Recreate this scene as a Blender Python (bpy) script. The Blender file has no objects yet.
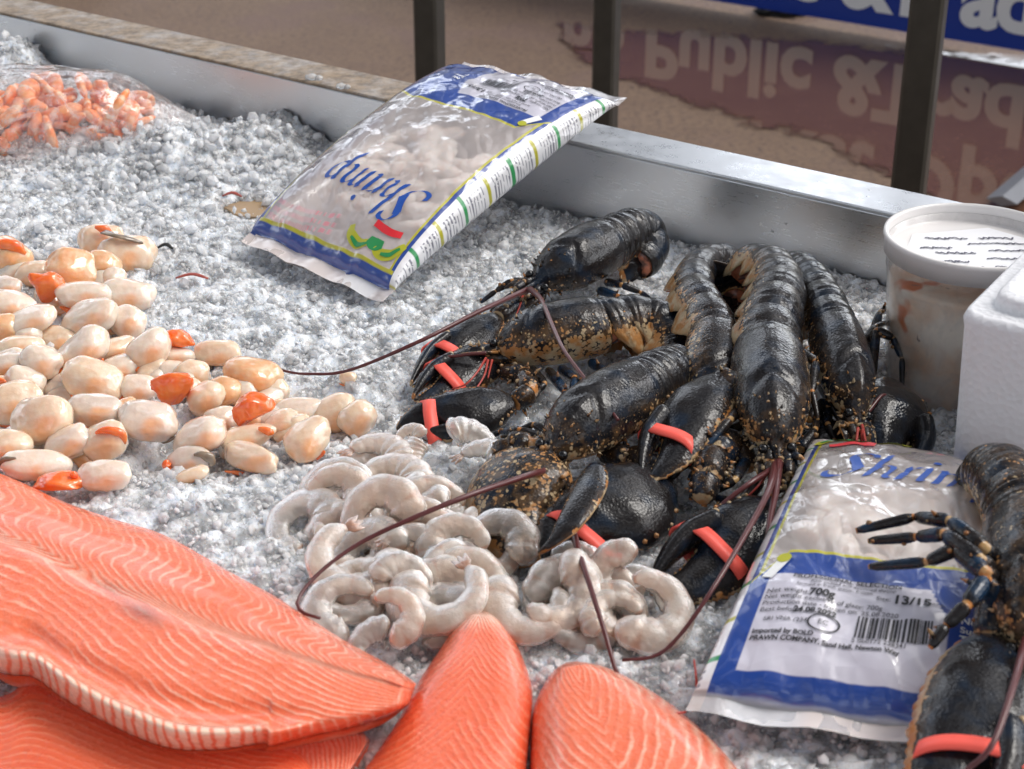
import bpy, bmesh, math, random
import numpy as np
from math import sin, cos, pi, radians, atan2, sqrt
from mathutils import Vector, Matrix, noise
random.seed(7); rng = np.random.default_rng(7)
SC = bpy.context.scene
COL = SC.collection
# ---------------------------------------------------------------- camera and pixel -> place
FPX, PITCH, DIST, Z0 = 1700.0, radians(26.5), 1.10, 0.85     # Z0: level of the crushed ice above the ground
CAM = Vector((0, -DIST*cos(PITCH), Z0 + DIST*sin(PITCH)))
FW = Vector((0, cos(PITCH), -sin(PITCH))); UPV = Vector((0, sin(PITCH), cos(PITCH)))
def P(x, y, h=0.0):
    d = FW + Vector((1,0,0))*((x-512)/FPX) - UPV*((y-384.5)/FPX)
    return CAM + d*((Z0+h-CAM.z)/d.z)
def to_px(p):
    v = Vector(p)-CAM; z = v.dot(FW)
    return 512+FPX*v.x/z, 384.5-FPX*v.dot(UPV)/z
cd = bpy.data.cameras.new('camera'); cam = bpy.data.objects.new('camera', cd); COL.objects.link(cam)
cam.location = CAM; cam.rotation_euler = (pi/2-PITCH, 0, 0)
cd.sensor_width = 36; cd.lens = FPX/1024*36; cd.clip_start = 0.02; cd.clip_end = 2000
cd.dof.use_dof = True; cd.dof.focus_distance = 1.12; cd.dof.aperture_fstop = 18
SC.camera = cam
# ---------------------------------------------------------------- world, sun
w = bpy.data.worlds.new("World"); SC.world = w; w.use_nodes = True
nt = w.node_tree; bg = nt.nodes['Background']
sky = nt.nodes.new('ShaderNodeTexSky'); sky.sky_type = 'NISHITA'; sky.sun_disc = False
SUN_EL, SUN_ROT = radians(56), radians(75)
sky.sun_elevation = SUN_EL; sky.sun_rotation = SUN_ROT; sky.dust_density = 4; sky.air_density = 1.0; sky.ozone_density = 1
hs = nt.nodes.new('ShaderNodeHueSaturation'); hs.inputs['Saturation'].default_value = 0.30
nt.links.new(sky.outputs[0], hs.inputs['Color'])
# invented cloud noise: bright and dark patches added to the even sky for reflections
tcw = nt.nodes.new('ShaderNodeTexCoord'); mpw = nt.nodes.new('ShaderNodeMapping'); mpw.inputs['Scale'].default_value = (1,1,1.6); mpw.inputs['Location'].default_value = (3.1,1.7,0)
nzw = nt.nodes.new('ShaderNodeTexNoise'); nzw.inputs['Scale'].default_value = 3.6; nzw.inputs['Detail'].default_value = 4
mrw = nt.nodes.new('ShaderNodeMapRange'); mrw.interpolation_type = 'SMOOTHSTEP'
for i_, v_ in enumerate((.46, .62, .20, 2.7)): mrw.inputs[i_+1].default_value = v_
vmw = nt.nodes.new('ShaderNodeVectorMath'); vmw.operation = 'SCALE'
nt.links.new(tcw.outputs['Generated'], mpw.inputs[0]); nt.links.new(mpw.outputs[0], nzw.inputs['Vector']); nt.links.new(nzw.outputs['Fac'], mrw.inputs[0])
nt.links.new(hs.outputs[0], vmw.inputs[0]); nt.links.new(mrw.outputs[0], vmw.inputs['Scale']); 
sxw = nt.nodes.new('ShaderNodeSeparateXYZ'); nt.links.new(tcw.outputs['Generated'], sxw.inputs[0])
def mrange(src, a, b, lo, hi):
    q = nt.nodes.new('ShaderNodeMapRange'); q.interpolation_type = 'SMOOTHSTEP'; nt.links.new(src, q.inputs[0])
    for i_, v_ in enumerate((a, b, lo, hi)): q.inputs[i_+1].default_value = v_
    return q.outputs[0]
def mmul(a, b):
    q = nt.nodes.new('ShaderNodeMath'); q.operation = 'MULTIPLY'; nt.links.new(a, q.inputs[0]); nt.links.new(b, q.inputs[1]); return q.outputs[0]
# made-up sky gradient: dimmed overhead, brightened beyond the stall, to shape shell reflections
vm2 = nt.nodes.new('ShaderNodeVectorMath'); vm2.operation = 'SCALE'
nt.links.new(vmw.outputs[0], vm2.inputs[0]); nt.links.new(mmul(mrange(sxw.outputs[2], .40, .85, 1.0, .45), mrange(sxw.outputs[1], -.2, .75, .95, 1.55)), vm2.inputs['Scale'])
nt.links.new(vm2.outputs[0], bg.inputs['Color'])
bg.inputs['Strength'].default_value = 0.15
sd = bpy.data.lights.new('sun', 'SUN'); sun = bpy.data.objects.new('sun', sd); COL.objects.link(sun)
sd.energy = 1.15; sd.angle = radians(22); sd.color = (1.0, 0.965, 0.92)
sdir = Vector((sin(SUN_ROT)*cos(SUN_EL), cos(SUN_ROT)*cos(SUN_EL), sin(SUN_EL)))
sun.rotation_euler = sdir.to_track_quat('Z', 'Y').to_euler(); sun.location = (1, 2, 4)
SC.view_settings.view_transform = 'Standard'; SC.view_settings.look = 'None'
SC.view_settings.exposure = 0.56; SC.view_settings.gamma = 1.0
SC.cycles.use_denoising = True
SC.cycles.max_bounces = 9; SC.cycles.transparent_max_bounces = 12; SC.cycles.transmission_bounces = 6
SC.cycles.diffuse_bounces = 5; SC.cycles.glossy_bounces = 3
SC.cycles.caustics_reflective = False; SC.cycles.caustics_refractive = True
SC.cycles.sample_clamp_indirect = 4
# ---------------------------------------------------------------- objects
def tag(o, label=None, cat=None, group=None, kind=None):
    if label: o['label'] = label
    if cat: o['category'] = cat
    if group: o['group'] = group
    if kind: o['kind'] = kind
    return o
def empty(name, loc, label, cat, group=None):
    o = bpy.data.objects.new(name, None); COL.objects.link(o); o.location = loc; o.empty_display_size = .01
    tag(o, label, cat, group); o['_loc'] = tuple(loc); return o
def mesh(name, V, F, mat, parent=None, smooth=True, attrs=None, uv=None, colors=None, base=None, auto=None):
    """link one mesh object; V in world coordinates, stored relative to the parent's (or base) location"""
    off = Vector((0,0,0)); q = parent
    while q is not None: off += Vector(q.location); q = q.parent
    loc = Vector(base) if base is not None else Vector((0,0,0))
    V = np.asarray(V, dtype=np.float32).reshape(-1,3) - np.array(off+loc, dtype=np.float32)
    me = bpy.data.meshes.new(name); me.from_pydata(V.tolist(), [], F); me.update()
    if smooth: me.polygons.foreach_set('use_smooth', [True]*len(me.polygons))
    for k, a in (attrs or {}).items():
        at = me.attributes.new(k, 'FLOAT', 'POINT'); at.data.foreach_set('value', np.asarray(a, dtype=np.float32))
    if colors is not None:
        at = me.color_attributes.new('print', 'FLOAT_COLOR', 'POINT'); at.data.foreach_set('color', np.asarray(colors, dtype=np.float32).ravel())
    if uv is not None:
        ul = me.uv_layers.new(name='UVMap'); li = np.zeros(len(me.loops), dtype=np.int32); me.loops.foreach_get('vertex_index', li)
        ul.data.foreach_set('uv', np.asarray(uv, dtype=np.float32)[li].ravel())
    me.materials.append(mat)
    o = bpy.data.objects.new(name, me); COL.objects.link(o); o.location = loc
    if parent is not None: o.parent = parent
    return o
class MB:
    def __init__(s): s.V=[]; s.F=[]; s.A=[]
    def add(s, V, F, a=None):
        n=len(s.V); s.V += [tuple(v) for v in V]; s.F += [tuple(i+n for i in f) for f in F]
        s.A += list(a) if a is not None else [0.0]*len(V); return s
    def box(s, c, sx, sy, sz, rz=0, a=0):
        R = Matrix.Rotation(rz,3,'Z'); c=Vector(c)
        vs=[c+R@Vector((x*sx/2,y*sy/2,z*sz/2)) for z in(-1,1) for x,y in((-1,-1),(1,-1),(1,1),(-1,1))]
        return s.add(vs,[(3,2,1,0),(4,5,6,7),(0,1,5,4),(1,2,6,5),(2,3,7,6),(3,0,4,7)],[a]*8)
    def build(s, name, mat, parent=None, smooth=True, base=None, key='mott'):
        return mesh(name, s.V, s.F, mat, parent, smooth, {key:s.A}, base=base)
def catmull(pts, n):
    pts=[Vector(p) for p in pts]
    if len(pts)==2: return [pts[0].lerp(pts[1], i/(n-1)) for i in range(n)]
    q=[pts[0]*2-pts[1]]+pts+[pts[-1]*2-pts[-2]]; out=[]
    dl=[0]
    for a,b in zip(pts,pts[1:]): dl.append(dl[-1]+(b-a).length)
    for i in range(n):
        d=dl[-1]*i/(n-1); k=0
        while k<len(pts)-2 and d>dl[k+1]: k+=1
        t=(d-dl[k])/max(1e-9,dl[k+1]-dl[k])
        p0,p1,p2,p3=q[k:k+4]
        out.append(.5*((2*p1)+(p2-p0)*t+(2*p0-5*p1+4*p2-p3)*t*t+(3*p1-p0-3*p2+p3)*t**3))
    return out
def frames(pts, up):
    n=len(pts); T=[]
    for i in range(n): T.append((pts[min(n-1,i+1)]-pts[max(0,i-1)]).normalized())
    u=Vector(up); out=[]
    for i in range(n):
        u=(u-T[i]*u.dot(T[i]))
        u = u.normalized() if u.length>1e-6 else T[i].orthogonal().normalized()
        out.append((T[i], T[i].cross(u).normalized(), u.copy()))
    return out
def sweep(pts, rads, up=(0,0,1), n=12, sec=None, cap=True, close_u=True):
    """tube; rads: list of r or (w,h).  returns V, F, S(0..1 along), A(angle)"""
    fr=frames(pts, up); V=[]; S=[]; A=[]; N=len(pts)
    for i,(p,(t,s,u)) in enumerate(zip(pts,fr)):
        r=rads[i]; wv,hv = r if isinstance(r,(tuple,list)) else (r,r)
        for k in range(n):
            a=2*pi*k/n; x=cos(a)*wv; z=sin(a)*hv
            if sec: x,z=sec(i/(N-1),a,x,z)
            V.append(p+s*x+u*z); S.append(i/(N-1)); A.append(a)
    F=[(i*n+k, i*n+(k+1)%n, (i+1)*n+(k+1)%n, (i+1)*n+k) for i in range(N-1) for k in range(n)]
    if cap:
        V.append(pts[0]); S.append(0); A.append(0); V.append(pts[-1]); S.append(1); A.append(0); c=len(V)-2
        F+=[(c,(k+1)%n,k) for k in range(n)]+[(c+1,(N-1)*n+k,(N-1)*n+(k+1)%n) for k in range(n)]
    return V,F,S,A
_ico={}
def ico(sub):
    if sub not in _ico:
        bm=bmesh.new(); bmesh.ops.create_icosphere(bm, subdivisions=sub, radius=1)
        _ico[sub]=([v.co.copy() for v in bm.verts],[tuple(v.index for v in f.verts) for f in bm.faces]); bm.free()
    return _ico[sub]
def blob(c, r, sub=2, a=0, rot=None, jit=0.0, seed=0, fr=1.6):
    V,F=ico(sub); R=rot or Matrix.Identity(3); c=Vector(c); out=[]
    for v in V:
        k=1+jit*noise.noise(v*fr+Vector((seed*3.1,seed*1.7,seed)))
        out.append(c+R@Vector((v.x*r[0]*k,v.y*r[1]*k,v.z*r[2]*k)))
    return out,F,[a]*len(out)
# ---------------------------------------------------------------- materials
class NT:
    def __init__(s,name):
        s.m=bpy.data.materials.new(name); s.m.use_nodes=True; s.t=s.m.node_tree; s.b=s.t.nodes['Principled BSDF']; s.out=s.t.nodes['Material Output']
    def n(s,typ,**kw):
        x=s.t.nodes.new(typ)
        for k,v in kw.items(): setattr(x,k,v)
        return x
    def l(s,a,b): s.t.links.new(a,b)
    def set(s,**kw):
        for k,v in kw.items():
            k=k.replace('_',' ')
            if hasattr(v,'is_linked') or hasattr(v,'links'): s.l(v,s.b.inputs[k])
            else:
                if isinstance(v,tuple) and len(v)==3 and s.b.inputs[k].type=='RGBA': v=v+(1,)
                s.b.inputs[k].default_value=v
        return s
    def coord(s,kind='Object'): return s.n('ShaderNodeTexCoord').outputs[kind]
    def noise(s,scale,detail=3,rough=.5,vec=None,dist=0,out='Fac'):
        x=s.n('ShaderNodeTexNoise'); x.inputs['Scale'].default_value=scale; x.inputs['Detail'].default_value=detail
        x.inputs['Roughness'].default_value=rough; x.inputs['Distortion'].default_value=dist
        s.l(vec if vec is not None else s.coord(),x.inputs['Vector']); return x.outputs[out]
    def voro(s,scale,vec=None,out='Distance',feat='F1'):
        x=s.n('ShaderNodeTexVoronoi',feature=feat); x.inputs['Scale'].default_value=scale
        s.l(vec if vec is not None else s.coord(),x.inputs['Vector']); return x.outputs[out]
    def math(s,op,a,b=None,c=None,clamp=False):
        x=s.n('ShaderNodeMath',operation=op,use_clamp=clamp)
        for i,v in enumerate((a,b,c)):
            if v is None: continue
            if hasattr(v,'links'): s.l(v,x.inputs[i])
            else: x.inputs[i].default_value=v
        return x.outputs[0]
    def step(s,v,a,b,lo=0,hi=1):
        x=s.n('ShaderNodeMapRange',interpolation_type='SMOOTHSTEP'); s.l(v,x.inputs[0])
        for i,k in enumerate((a,b,lo,hi)): x.inputs[i+1].default_value=k
        return x.outputs[0]
    def mix(s,f,a,b,mode='MIX'):
        x=s.n('ShaderNodeMix',data_type='RGBA',blend_type=mode)
        for i,v in ((0,f),(6,a),(7,b)):
            if hasattr(v,'links'): s.l(v,x.inputs[i])
            else: x.inputs[i].default_value = v if i==0 else (tuple(v)+(1,) if len(v)==3 else v)
        return x.outputs[2]
    def bump(s,h,dist=.001,strength=1.0,prev=None):
        x=s.n('ShaderNodeBump'); x.inputs['Distance'].default_value=dist; x.inputs['Strength'].default_value=strength
        s.l(h,x.inputs['Height'])
        if prev is not None: s.l(prev,x.inputs['Normal'])
        return x.outputs[0]
    def attr(s,name,out='Fac'):
        x=s.n('ShaderNodeAttribute',attribute_name=name); return x.outputs[out]
    def xyz(s,vec):
        x=s.n('ShaderNodeSeparateXYZ'); s.l(vec,x.inputs[0]); return x.outputs
def simple(name,col,rough=.5,metal=0,**kw):
    m=NT(name); m.set(Base_Color=col,Roughness=rough,Metallic=metal,**kw); return m.m
M={}
# ice crystals
m=NT('crushed_ice'); at=m.attr('clr')
n1=m.noise(260,3)
m.set(Base_Color=m.mix(n1,(.93,.95,.975),(.985,.99,.998)), Roughness=m.step(n1,.3,.7,.05,.22), IOR=1.31,
      Transmission_Weight=at, Subsurface_Weight=.8,Subsurface_Radius=(.009,.010,.011),Subsurface_Scale=1.0,Normal=m.bump(m.noise(900,2),.0008,.6))
M['ice']=m.m
m=NT('packed_ice'); n1=m.noise(120,4); 
m.set(Base_Color=m.mix(m.step(n1,.35,.65),(.80,.85,.94),(.93,.955,.995)), Roughness=m.step(m.noise(300,2),.35,.65,.05,.30), IOR=1.33, Transmission_Weight=m.step(m.noise(60,3),.42,.60,0,.65), Coat_Weight=.5, Coat_Roughness=.04,
      Subsurface_Weight=.9,Subsurface_Radius=(.010,.011,.012),Subsurface_Scale=1.0,Normal=m.bump(m.voro(520),.0016,.5,m.bump(m.noise(1100,3),.0009,.7))); M['icebase']=m.m
# stainless steel
def steel(name, dirt):
    m=NT(name); v=m.coord(); n=m.noise(9,5,.6,v); st=m.n('ShaderNodeMapping'); st.inputs['Scale'].default_value=(3,3,60); m.l(v,st.inputs[0])
    n2=m.noise(22,6,.7,st.outputs[0]); x=m.xyz(v)[0]
    drops=m.step(m.voro(70,v),.05,.10,1,0); dm=m.step(m.noise(14,2,.5,v),.5,.6); drops=m.math('MULTIPLY',drops,dm)
    base=m.mix(n,(.62,.63,.65),(.74,.75,.77))
    if dirt:
        f=m.math('MULTIPLY',m.step(x,.28,.42,1,0),m.step(m.noise(30,6,.7,v),.25,.6,.62,1))
        base=m.mix(f,base,m.mix(m.step(m.noise(75,5,.7,v),.35,.68),(.32,.235,.155),(.13,.09,.055)))
        f2=m.math('MULTIPLY',m.step(x,.30,.52,1,0),m.step(m.noise(55,5,.7,v),.55,.7)); base=m.mix(f2,base,(.22,.19,.16))
        m.set(Metallic=m.math('SUBTRACT',1,f),Roughness=m.math('ADD',m.step(n2,.2,.8,.22,.42),m.math('MULTIPLY',f,.25)))
    else: m.set(Metallic=1.0,Roughness=m.math('ADD',m.step(n2,.2,.8,.24,.36),m.step(m.noise(18,5,.7,v),.45,.75,0,.18)))
    m.set(Base_Color=base, Normal=m.bump(drops,.0012,.8,m.bump(n2,.0004,.3))); return m.m
M['steel']=steel('stainless_steel',False); M['rim']=steel('stained_steel_rim',True)
m=NT('weathered_post'); n=m.noise(30,4); m.set(Base_Color=m.mix(n,(.045,.042,.036),(.10,.095,.08)),Metallic=.5,Roughness=.42); M['post']=m.m
# ground
m=NT('dry_ground'); v=m.coord(); n=m.noise(6,6,.65,v); n2=m.noise(60,4,.7,v)
c=m.mix(n,(.135,.082,.054),(.225,.150,.098)); c=m.mix(m.step(n2,.45,.70),c,(.085,.055,.045)); c=m.mix(m.step(m.noise(2.3,4,.6,v),.5,.66,0,.55),c,(.16,.10,.085))
m.set(Base_Color=c,Roughness=.75,Normal=m.bump(n2,.01,.5)); M['ground']=m.m
m=NT('wet_red_ground'); v=m.coord(); n=m.noise(9,5,.65,v)
c=m.mix(n,(.100,.046,.030),(.150,.078,.050)); c=m.mix(m.step(m.noise(70,4,.7,v),.55,.75,0,.6),c,(.17,.10,.08))
m.set(Base_Color=c,Roughness=m.step(n,.3,.8,.02,.06),IOR=1.50,Normal=m.bump(m.noise(10,2,.4,v),.0005,.2)); wt=m.attr('wet'); al=m.step(m.math('ADD',wt,m.math('MULTIPLY',m.math('SUBTRACT',m.noise(14,5,.7,v),.5),1.3)),.35,.65); m.set(Alpha=al); M['puddle']=m.m
M['blue']=simple('blue_sign_paint',(.004,.035,.30),.35); M['white']=simple('white_lettering',(.82,.82,.82),.5)
M['darkrag']=simple('dark_scrap',(.012,.011,.01),.6); M['greybar']=simple('grey_bar',(.30,.31,.33),.4,.6)
# lobster shell
def shell(name, spk=.30, orange=(.46,.19,.055), cream=(.46,.34,.20), blue=.45, sc=270, brown=(.040,.022,.012)):
    m=NT(name); v=m.coord(); mo=m.attr('mott'); 
    dark=m.mix(m.noise(70,3,.5,v),(.007,.008,.011),(.022,.018,.016)); dark=m.mix(m.math('MULTIPLY',m.step(m.noise(55,2,.5,v),.5,.68),blue),dark,(.008,.028,.06))
    dark=m.mix(m.math('MULTIPLY',m.step(mo,.15,.7),m.step(m.noise(130,3,.6,v),.42,.62)),dark,brown)
    n=m.math('ADD',m.math('MULTIPLY',m.noise(sc,3,.6,v),.62),m.math('MULTIPLY',m.math('SUBTRACT',.55,m.voro(sc*1.1,v)),.5))
    n=m.math('ADD',n,m.math('MULTIPLY',m.math('SUBTRACT',m.noise(95,3,.6,v),.5),.75))
    f=m.step(m.math('ADD',n,m.math('MULTIPLY',mo,spk)),.72,.80)
    f=m.math('MULTIPLY',f,m.step(mo,.10,.40)); 
    f=m.math('MAXIMUM',f,m.step(mo,1.15,1.45))
    bl=m.mix(m.step(m.noise(110,3,.5,v),.40,.60),orange,cream)
    tiny=m.step(m.math('ADD',m.noise(800,2,.5,v),m.math('MULTIPLY',m.noise(60,2,.5,v),.12)),.70,.76,0,.7)
    c=m.mix(f,dark,bl); c=m.mix(m.math('MULTIPLY',tiny,m.step(mo,.15,.5)),c,(.26,.17,.09))
    m.set(Base_Color=c,Roughness=m.step(m.noise(150,3,.6,v),.3,.75,.10,.26),Specular_IOR_Level=.24,Coat_Weight=.16,Coat_Roughness=.04,
          Normal=m.bump(m.voro(620,v),.00045,.40,m.bump(m.noise(75,3,.5,v),.0014,.5))); return m.m
M['shell']=shell('lobster_shell'); M['mshell']=shell('mottled_shell',.46,(.42,.20,.07),(.46,.35,.21),.35,330,(.085,.050,.026))
M['leg']=shell('lobster_leg',.10,(.50,.19,.05),(.45,.28,.12),1.0,300)
M['fringe']=simple('tail_fringe',(.20,.09,.04),.5)
m=NT('belly_shell'); m.set(Base_Color=m.mix(m.step(m.noise(120,3),.4,.6),(.62,.20,.10),(.10,.05,.04)),Roughness=.25); M['belly']=m.m
M['antenna']=simple('antenna_red',(.095,.022,.022),.28); M['antred']=simple('antennule_red',(.42,.045,.03),.3)
M['eye']=simple('eye_black',(.005,.005,.006),.08)
M['band']=simple('rubber_band_coral',(.95,.12,.085),.45); 
# seafood flesh
def flesh(name,a,b,rough=.14,sss=.65,rad=(.008,.005,.0035),tr=0.0,sc=90,veins=None):
    m=NT(name); v=m.coord(); c=m.mix(m.step(m.noise(sc,4,.6,v),.3,.7),a,b)
    if tr==0 and sss>.4: c=m.mix(m.step(m.noise(30,2,.5,v),.56,.68,0,.7),c,(.84,.36,.12))
    if veins: c=m.mix(m.step(m.noise(sc*.6,3,.6,v,1.2),.60,.72,0,.6),c,veins)
    m.set(Base_Color=c,Roughness=m.step(m.noise(sc*2,3,.5,v),.3,.7,rough*.6,rough*1.3),Subsurface_Weight=sss,Subsurface_Radius=rad,Subsurface_Scale=1.0,
          Transmission_Weight=tr,Coat_Weight=1.0,Coat_Roughness=.03,Normal=m.bump(m.noise(sc*3,3,.55,v),.0008,.5,m.bump(m.noise(sc*.8,2,.5,v),.002,.4))); return m.m
SCAL=[flesh('scallop_cream',(.76,.54,.37),(.84,.68,.52)),flesh('scallop_pale',(.77,.61,.48),(.85,.73,.62),veins=(.62,.38,.24)),
      flesh('scallop_peach',(.78,.38,.17),(.80,.55,.34)),flesh('scallop_grey',(.66,.53,.44),(.78,.66,.56),veins=(.45,.30,.20))]
M['roe']=flesh('orange_roe',(.88,.12,.012),(.88,.22,.04),.18,.25)
M['gut']=flesh('brown_gut',(.10,.07,.045),(.28,.21,.14),.2,.1)
def prawnm(name,a,b,tr,stripe,sss=.4):
    m=NT(name); v=m.coord(); s=m.attr('mott')
    c=m.mix(m.step(m.noise(120,4,.6,v),.3,.7),a,b); c=m.mix(m.step(s,.42,.80,0,.9),c,stripe); c=m.mix(m.step(m.noise(45,3,.6,v),.56,.70,0,.5),c,stripe)
    m.set(Base_Color=c,Roughness=.42,Subsurface_Weight=sss,Subsurface_Radius=(.006,.004,.003),Subsurface_Scale=1,Transmission_Weight=tr,IOR=1.36,
          Coat_Weight=.22,Coat_Roughness=.04,Normal=m.bump(m.noise(330,3,.6,v),.0009,.6)); return m.m
M['prawn']=prawnm('raw_prawn',(.76,.62,.51),(.86,.77,.68),.66,(.64,.36,.24),.25)
M['prawn2']=prawnm('raw_prawn_grey',(.78,.70,.62),(.88,.82,.76),.80,(.62,.38,.26),.2)
M['cooked']=prawnm('cooked_prawn',(.88,.21,.05),(.90,.38,.15),0,(.92,.62,.42),.2)
M['frozen']=prawnm('frozen_prawn',(.82,.72,.65),(.92,.87,.82),.0,(.72,.50,.40))
# salmon: uv x = stripe phase, uv y = across; mott = how pale the fat is
def salmon(name,base=(.86,.20,.085),dark=(.80,.125,.05),fat=(.95,.58,.42)):
    m=NT(name); uv=m.coord('UV'); x,y,_=m.xyz(uv); v=m.coord()
    wob=m.math('MULTIPLY',m.math('SUBTRACT',m.noise(15,4,.6,v),.5),3.6)
    ph=m.math('ADD',x,wob); s=m.math('SINE',m.math('MULTIPLY',ph,2*pi)); s=m.math('MULTIPLY_ADD',s,.5,.5)
    line=m.step(m.math('POWER',s,3.2),.22,1.0); brk=m.step(m.noise(55,4,.65,v),.32,.62,.12,1)
    line=m.math('MULTIPLY',line,brk); pale=m.attr('pale'); stain=m.attr('stain')
    fine=m.math('MULTIPLY_ADD',m.math('SINE',m.math('MULTIPLY',ph,6*pi)),.12,.5)
    c=m.mix(m.math('MULTIPLY',m.noise(60,4,.6,v),1.0),base,dark); c=m.mix(m.math('MULTIPLY',line,m.math('MULTIPLY',m.step(pale,0,1,.72,1),m.step(m.noise(19,3,.6,v),.30,.65,.35,1))),c,fat)
    c=m.mix(m.math('MULTIPLY',pale,m.math('SUBTRACT',1,m.math('MULTIPLY',m.step(s,.05,.45,1,0),.85))),c,(.90,.66,.50))
    c=m.mix(stain,c,(.22,.10,.09))
    h=m.math('ADD',m.math('MULTIPLY',s,.22),m.math('MULTIPLY',m.noise(210,4,.65,v),1.6))
    m.set(Base_Color=c,Roughness=m.step(m.noise(120,3,.6,v),.35,.7,.14,.34),Subsurface_Weight=.12,Subsurface_Radius=(.006,.0025,.0015),Subsurface_Scale=1,
          Coat_Weight=.35,Coat_Roughness=.08,Normal=m.bump(h,.0013,.6)); return m.m
M['salmon']=salmon('salmon_flesh'); M['salmon2']=salmon('salmon_flesh_wet',(.84,.165,.065),(.76,.10,.038),(.90,.34,.20))
M['skin']=simple('salmon_skin',(.34,.35,.36),.25,.3)
# plastics
m=NT('bag_print'); col=m.attr('print','Color'); al=m.attr('alpha')
m.set(Base_Color=col,Roughness=.35,Alpha=1.0); 
tr=m.n('ShaderNodeBsdfTransparent'); mx=m.n('ShaderNodeMixShader'); m.l(al,mx.inputs[0]); m.l(tr.outputs[0],mx.inputs[1]); m.l(m.b.outputs[0],mx.inputs[2])
gl=m.n('ShaderNodeBsdfGlossy'); gl.inputs['Roughness'].default_value=.055; fr=m.n('ShaderNodeLayerWeight'); fr.inputs[0].default_value=.5
wv=m.n('ShaderNodeVectorMath',operation='ADD'); m.l(m.coord(),wv.inputs[0]); sc_n=m.n('ShaderNodeVectorMath',operation='SCALE'); sc_n.inputs['Scale'].default_value=.022; m.l(m.noise(30,2,.5,out='Color'),sc_n.inputs[0]); m.l(sc_n.outputs[0],wv.inputs[1])
nb=m.bump(m.voro(34,wv.outputs[0]),.0055,.36,m.bump(m.voro(85,wv.outputs[0]),.0012,.4)); m.l(nb,gl.inputs['Normal']); m.l(nb,fr.inputs['Normal']); m.l(nb,m.b.inputs['Normal'])
mx2=m.n('ShaderNodeMixShader'); m.l(m.math('MULTIPLY_ADD',m.math('POWER',fr.outputs[1],3.5),.80,.045),mx2.inputs[0]); m.l(mx.outputs[0],mx2.inputs[1]); m.l(gl.outputs[0],mx2.inputs[2]); m.l(mx2.outputs[0],m.out.inputs[0])
M['bag']=m.m
def film(name,a,col,rough=.08,bd=.004,sc=40):
    m=NT(name); m.set(Base_Color=col,Roughness=.3); tr=m.n('ShaderNodeBsdfTransparent'); mx=m.n('ShaderNodeMixShader'); m.l(m.step(m.noise(34,4,.6,dist=2.5),.40,.72,a*.5,min(.9,a*3.2)),mx.inputs[0])
    m.l(tr.outputs[0],mx.inputs[1]); m.l(m.b.outputs[0],mx.inputs[2]); gl=m.n('ShaderNodeBsdfGlossy'); gl.inputs['Roughness'].default_value=rough
    fr=m.n('ShaderNodeLayerWeight'); fr.inputs[0].default_value=.5; nb=m.bump(m.voro(sc,m.noise(9,2,.5,out='Color') if False else None),bd,.5,m.bump(m.noise(sc,3,.5,dist=1.5),bd*.6,.6)); m.l(nb,gl.inputs['Normal']); m.l(nb,fr.inputs['Normal'])
    mx2=m.n('ShaderNodeMixShader'); m.l(m.math('MULTIPLY_ADD',m.math('POWER',fr.outputs[1],3.5),.85,.06),mx2.inputs[0]); m.l(mx.outputs[0],mx2.inputs[1]); m.l(gl.outputs[0],mx2.inputs[2]); m.l(mx2.outputs[0],m.out.inputs[0]); return m.m
M['film']=film('clear_film',.13,(.92,.86,.84),.10,.006,55); M['seal']=film('clear_seal_film',.15,(.7,.7,.72),.14)
M['tub']=film('cloudy_tub_plastic',.05,(.90,.82,.77),.25,.0005,15); M['lid']=simple('tub_lid_white',(.80,.77,.75),.3,0,Transmission_Weight=.1)
M['foam']=None
m=NT('white_foam'); v=m.coord(); m.set(Base_Color=(.80,.80,.82),Roughness=.75,Normal=m.bump(m.voro(260,v),.0012,.5,m.bump(m.noise(35,3,.5,v),.002,.3)),Subsurface_Weight=.1,Subsurface_Radius=(.01,.01,.01)); M['foam']=m.m
M['paper']=simple('paper_label',(.84,.84,.86),.35); M['ink']=simple('black_ink',(.015,.015,.02),.5)
M['blueink']=simple('blue_ink',(.008,.07,.36),.4); M['faint']=simple('faded_ink',(.10,.10,.14),.6)
M['redink']=simple('red_ink',(.70,.02,.03),.4); M['greenink']=simple('green_ink',(.02,.25,.07),.4); M['olive']=simple('olive_ink',(.42,.42,.02),.4)
M['dotred']=simple('pink_dot_ink',(.75,.20,.24),.5); M['whiteink']=simple('white_ink',(.8,.8,.8),.4)
M['card']=simple('wet_card',(.40,.27,.15),.5); M['shellbit']=simple('red_shell_bit',(.35,.07,.05),.3)
# ================================================================ the setting
E1=Vector((.809,-.588,0)).normalized(); E2=Vector((-E1.y,E1.x,0)); WA=Vector((-.5226,.7373,0))
RZ=atan2(E1.y,E1.x)
def T2(a,b,h=0):   # tray coordinates: a along the back wall, b away from the camera, h above the ice
    p=WA+E1*a+E2*b; return Vector((p.x,p.y,Z0+h))
gm=MB(); gm.add([(-300,-100,0),(300,-100,0),(300,600,0),(-300,600,0)],[(0,1,2,3)])
tag(gm.build('ground',M['ground'],smooth=False),kind='structure')
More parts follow.
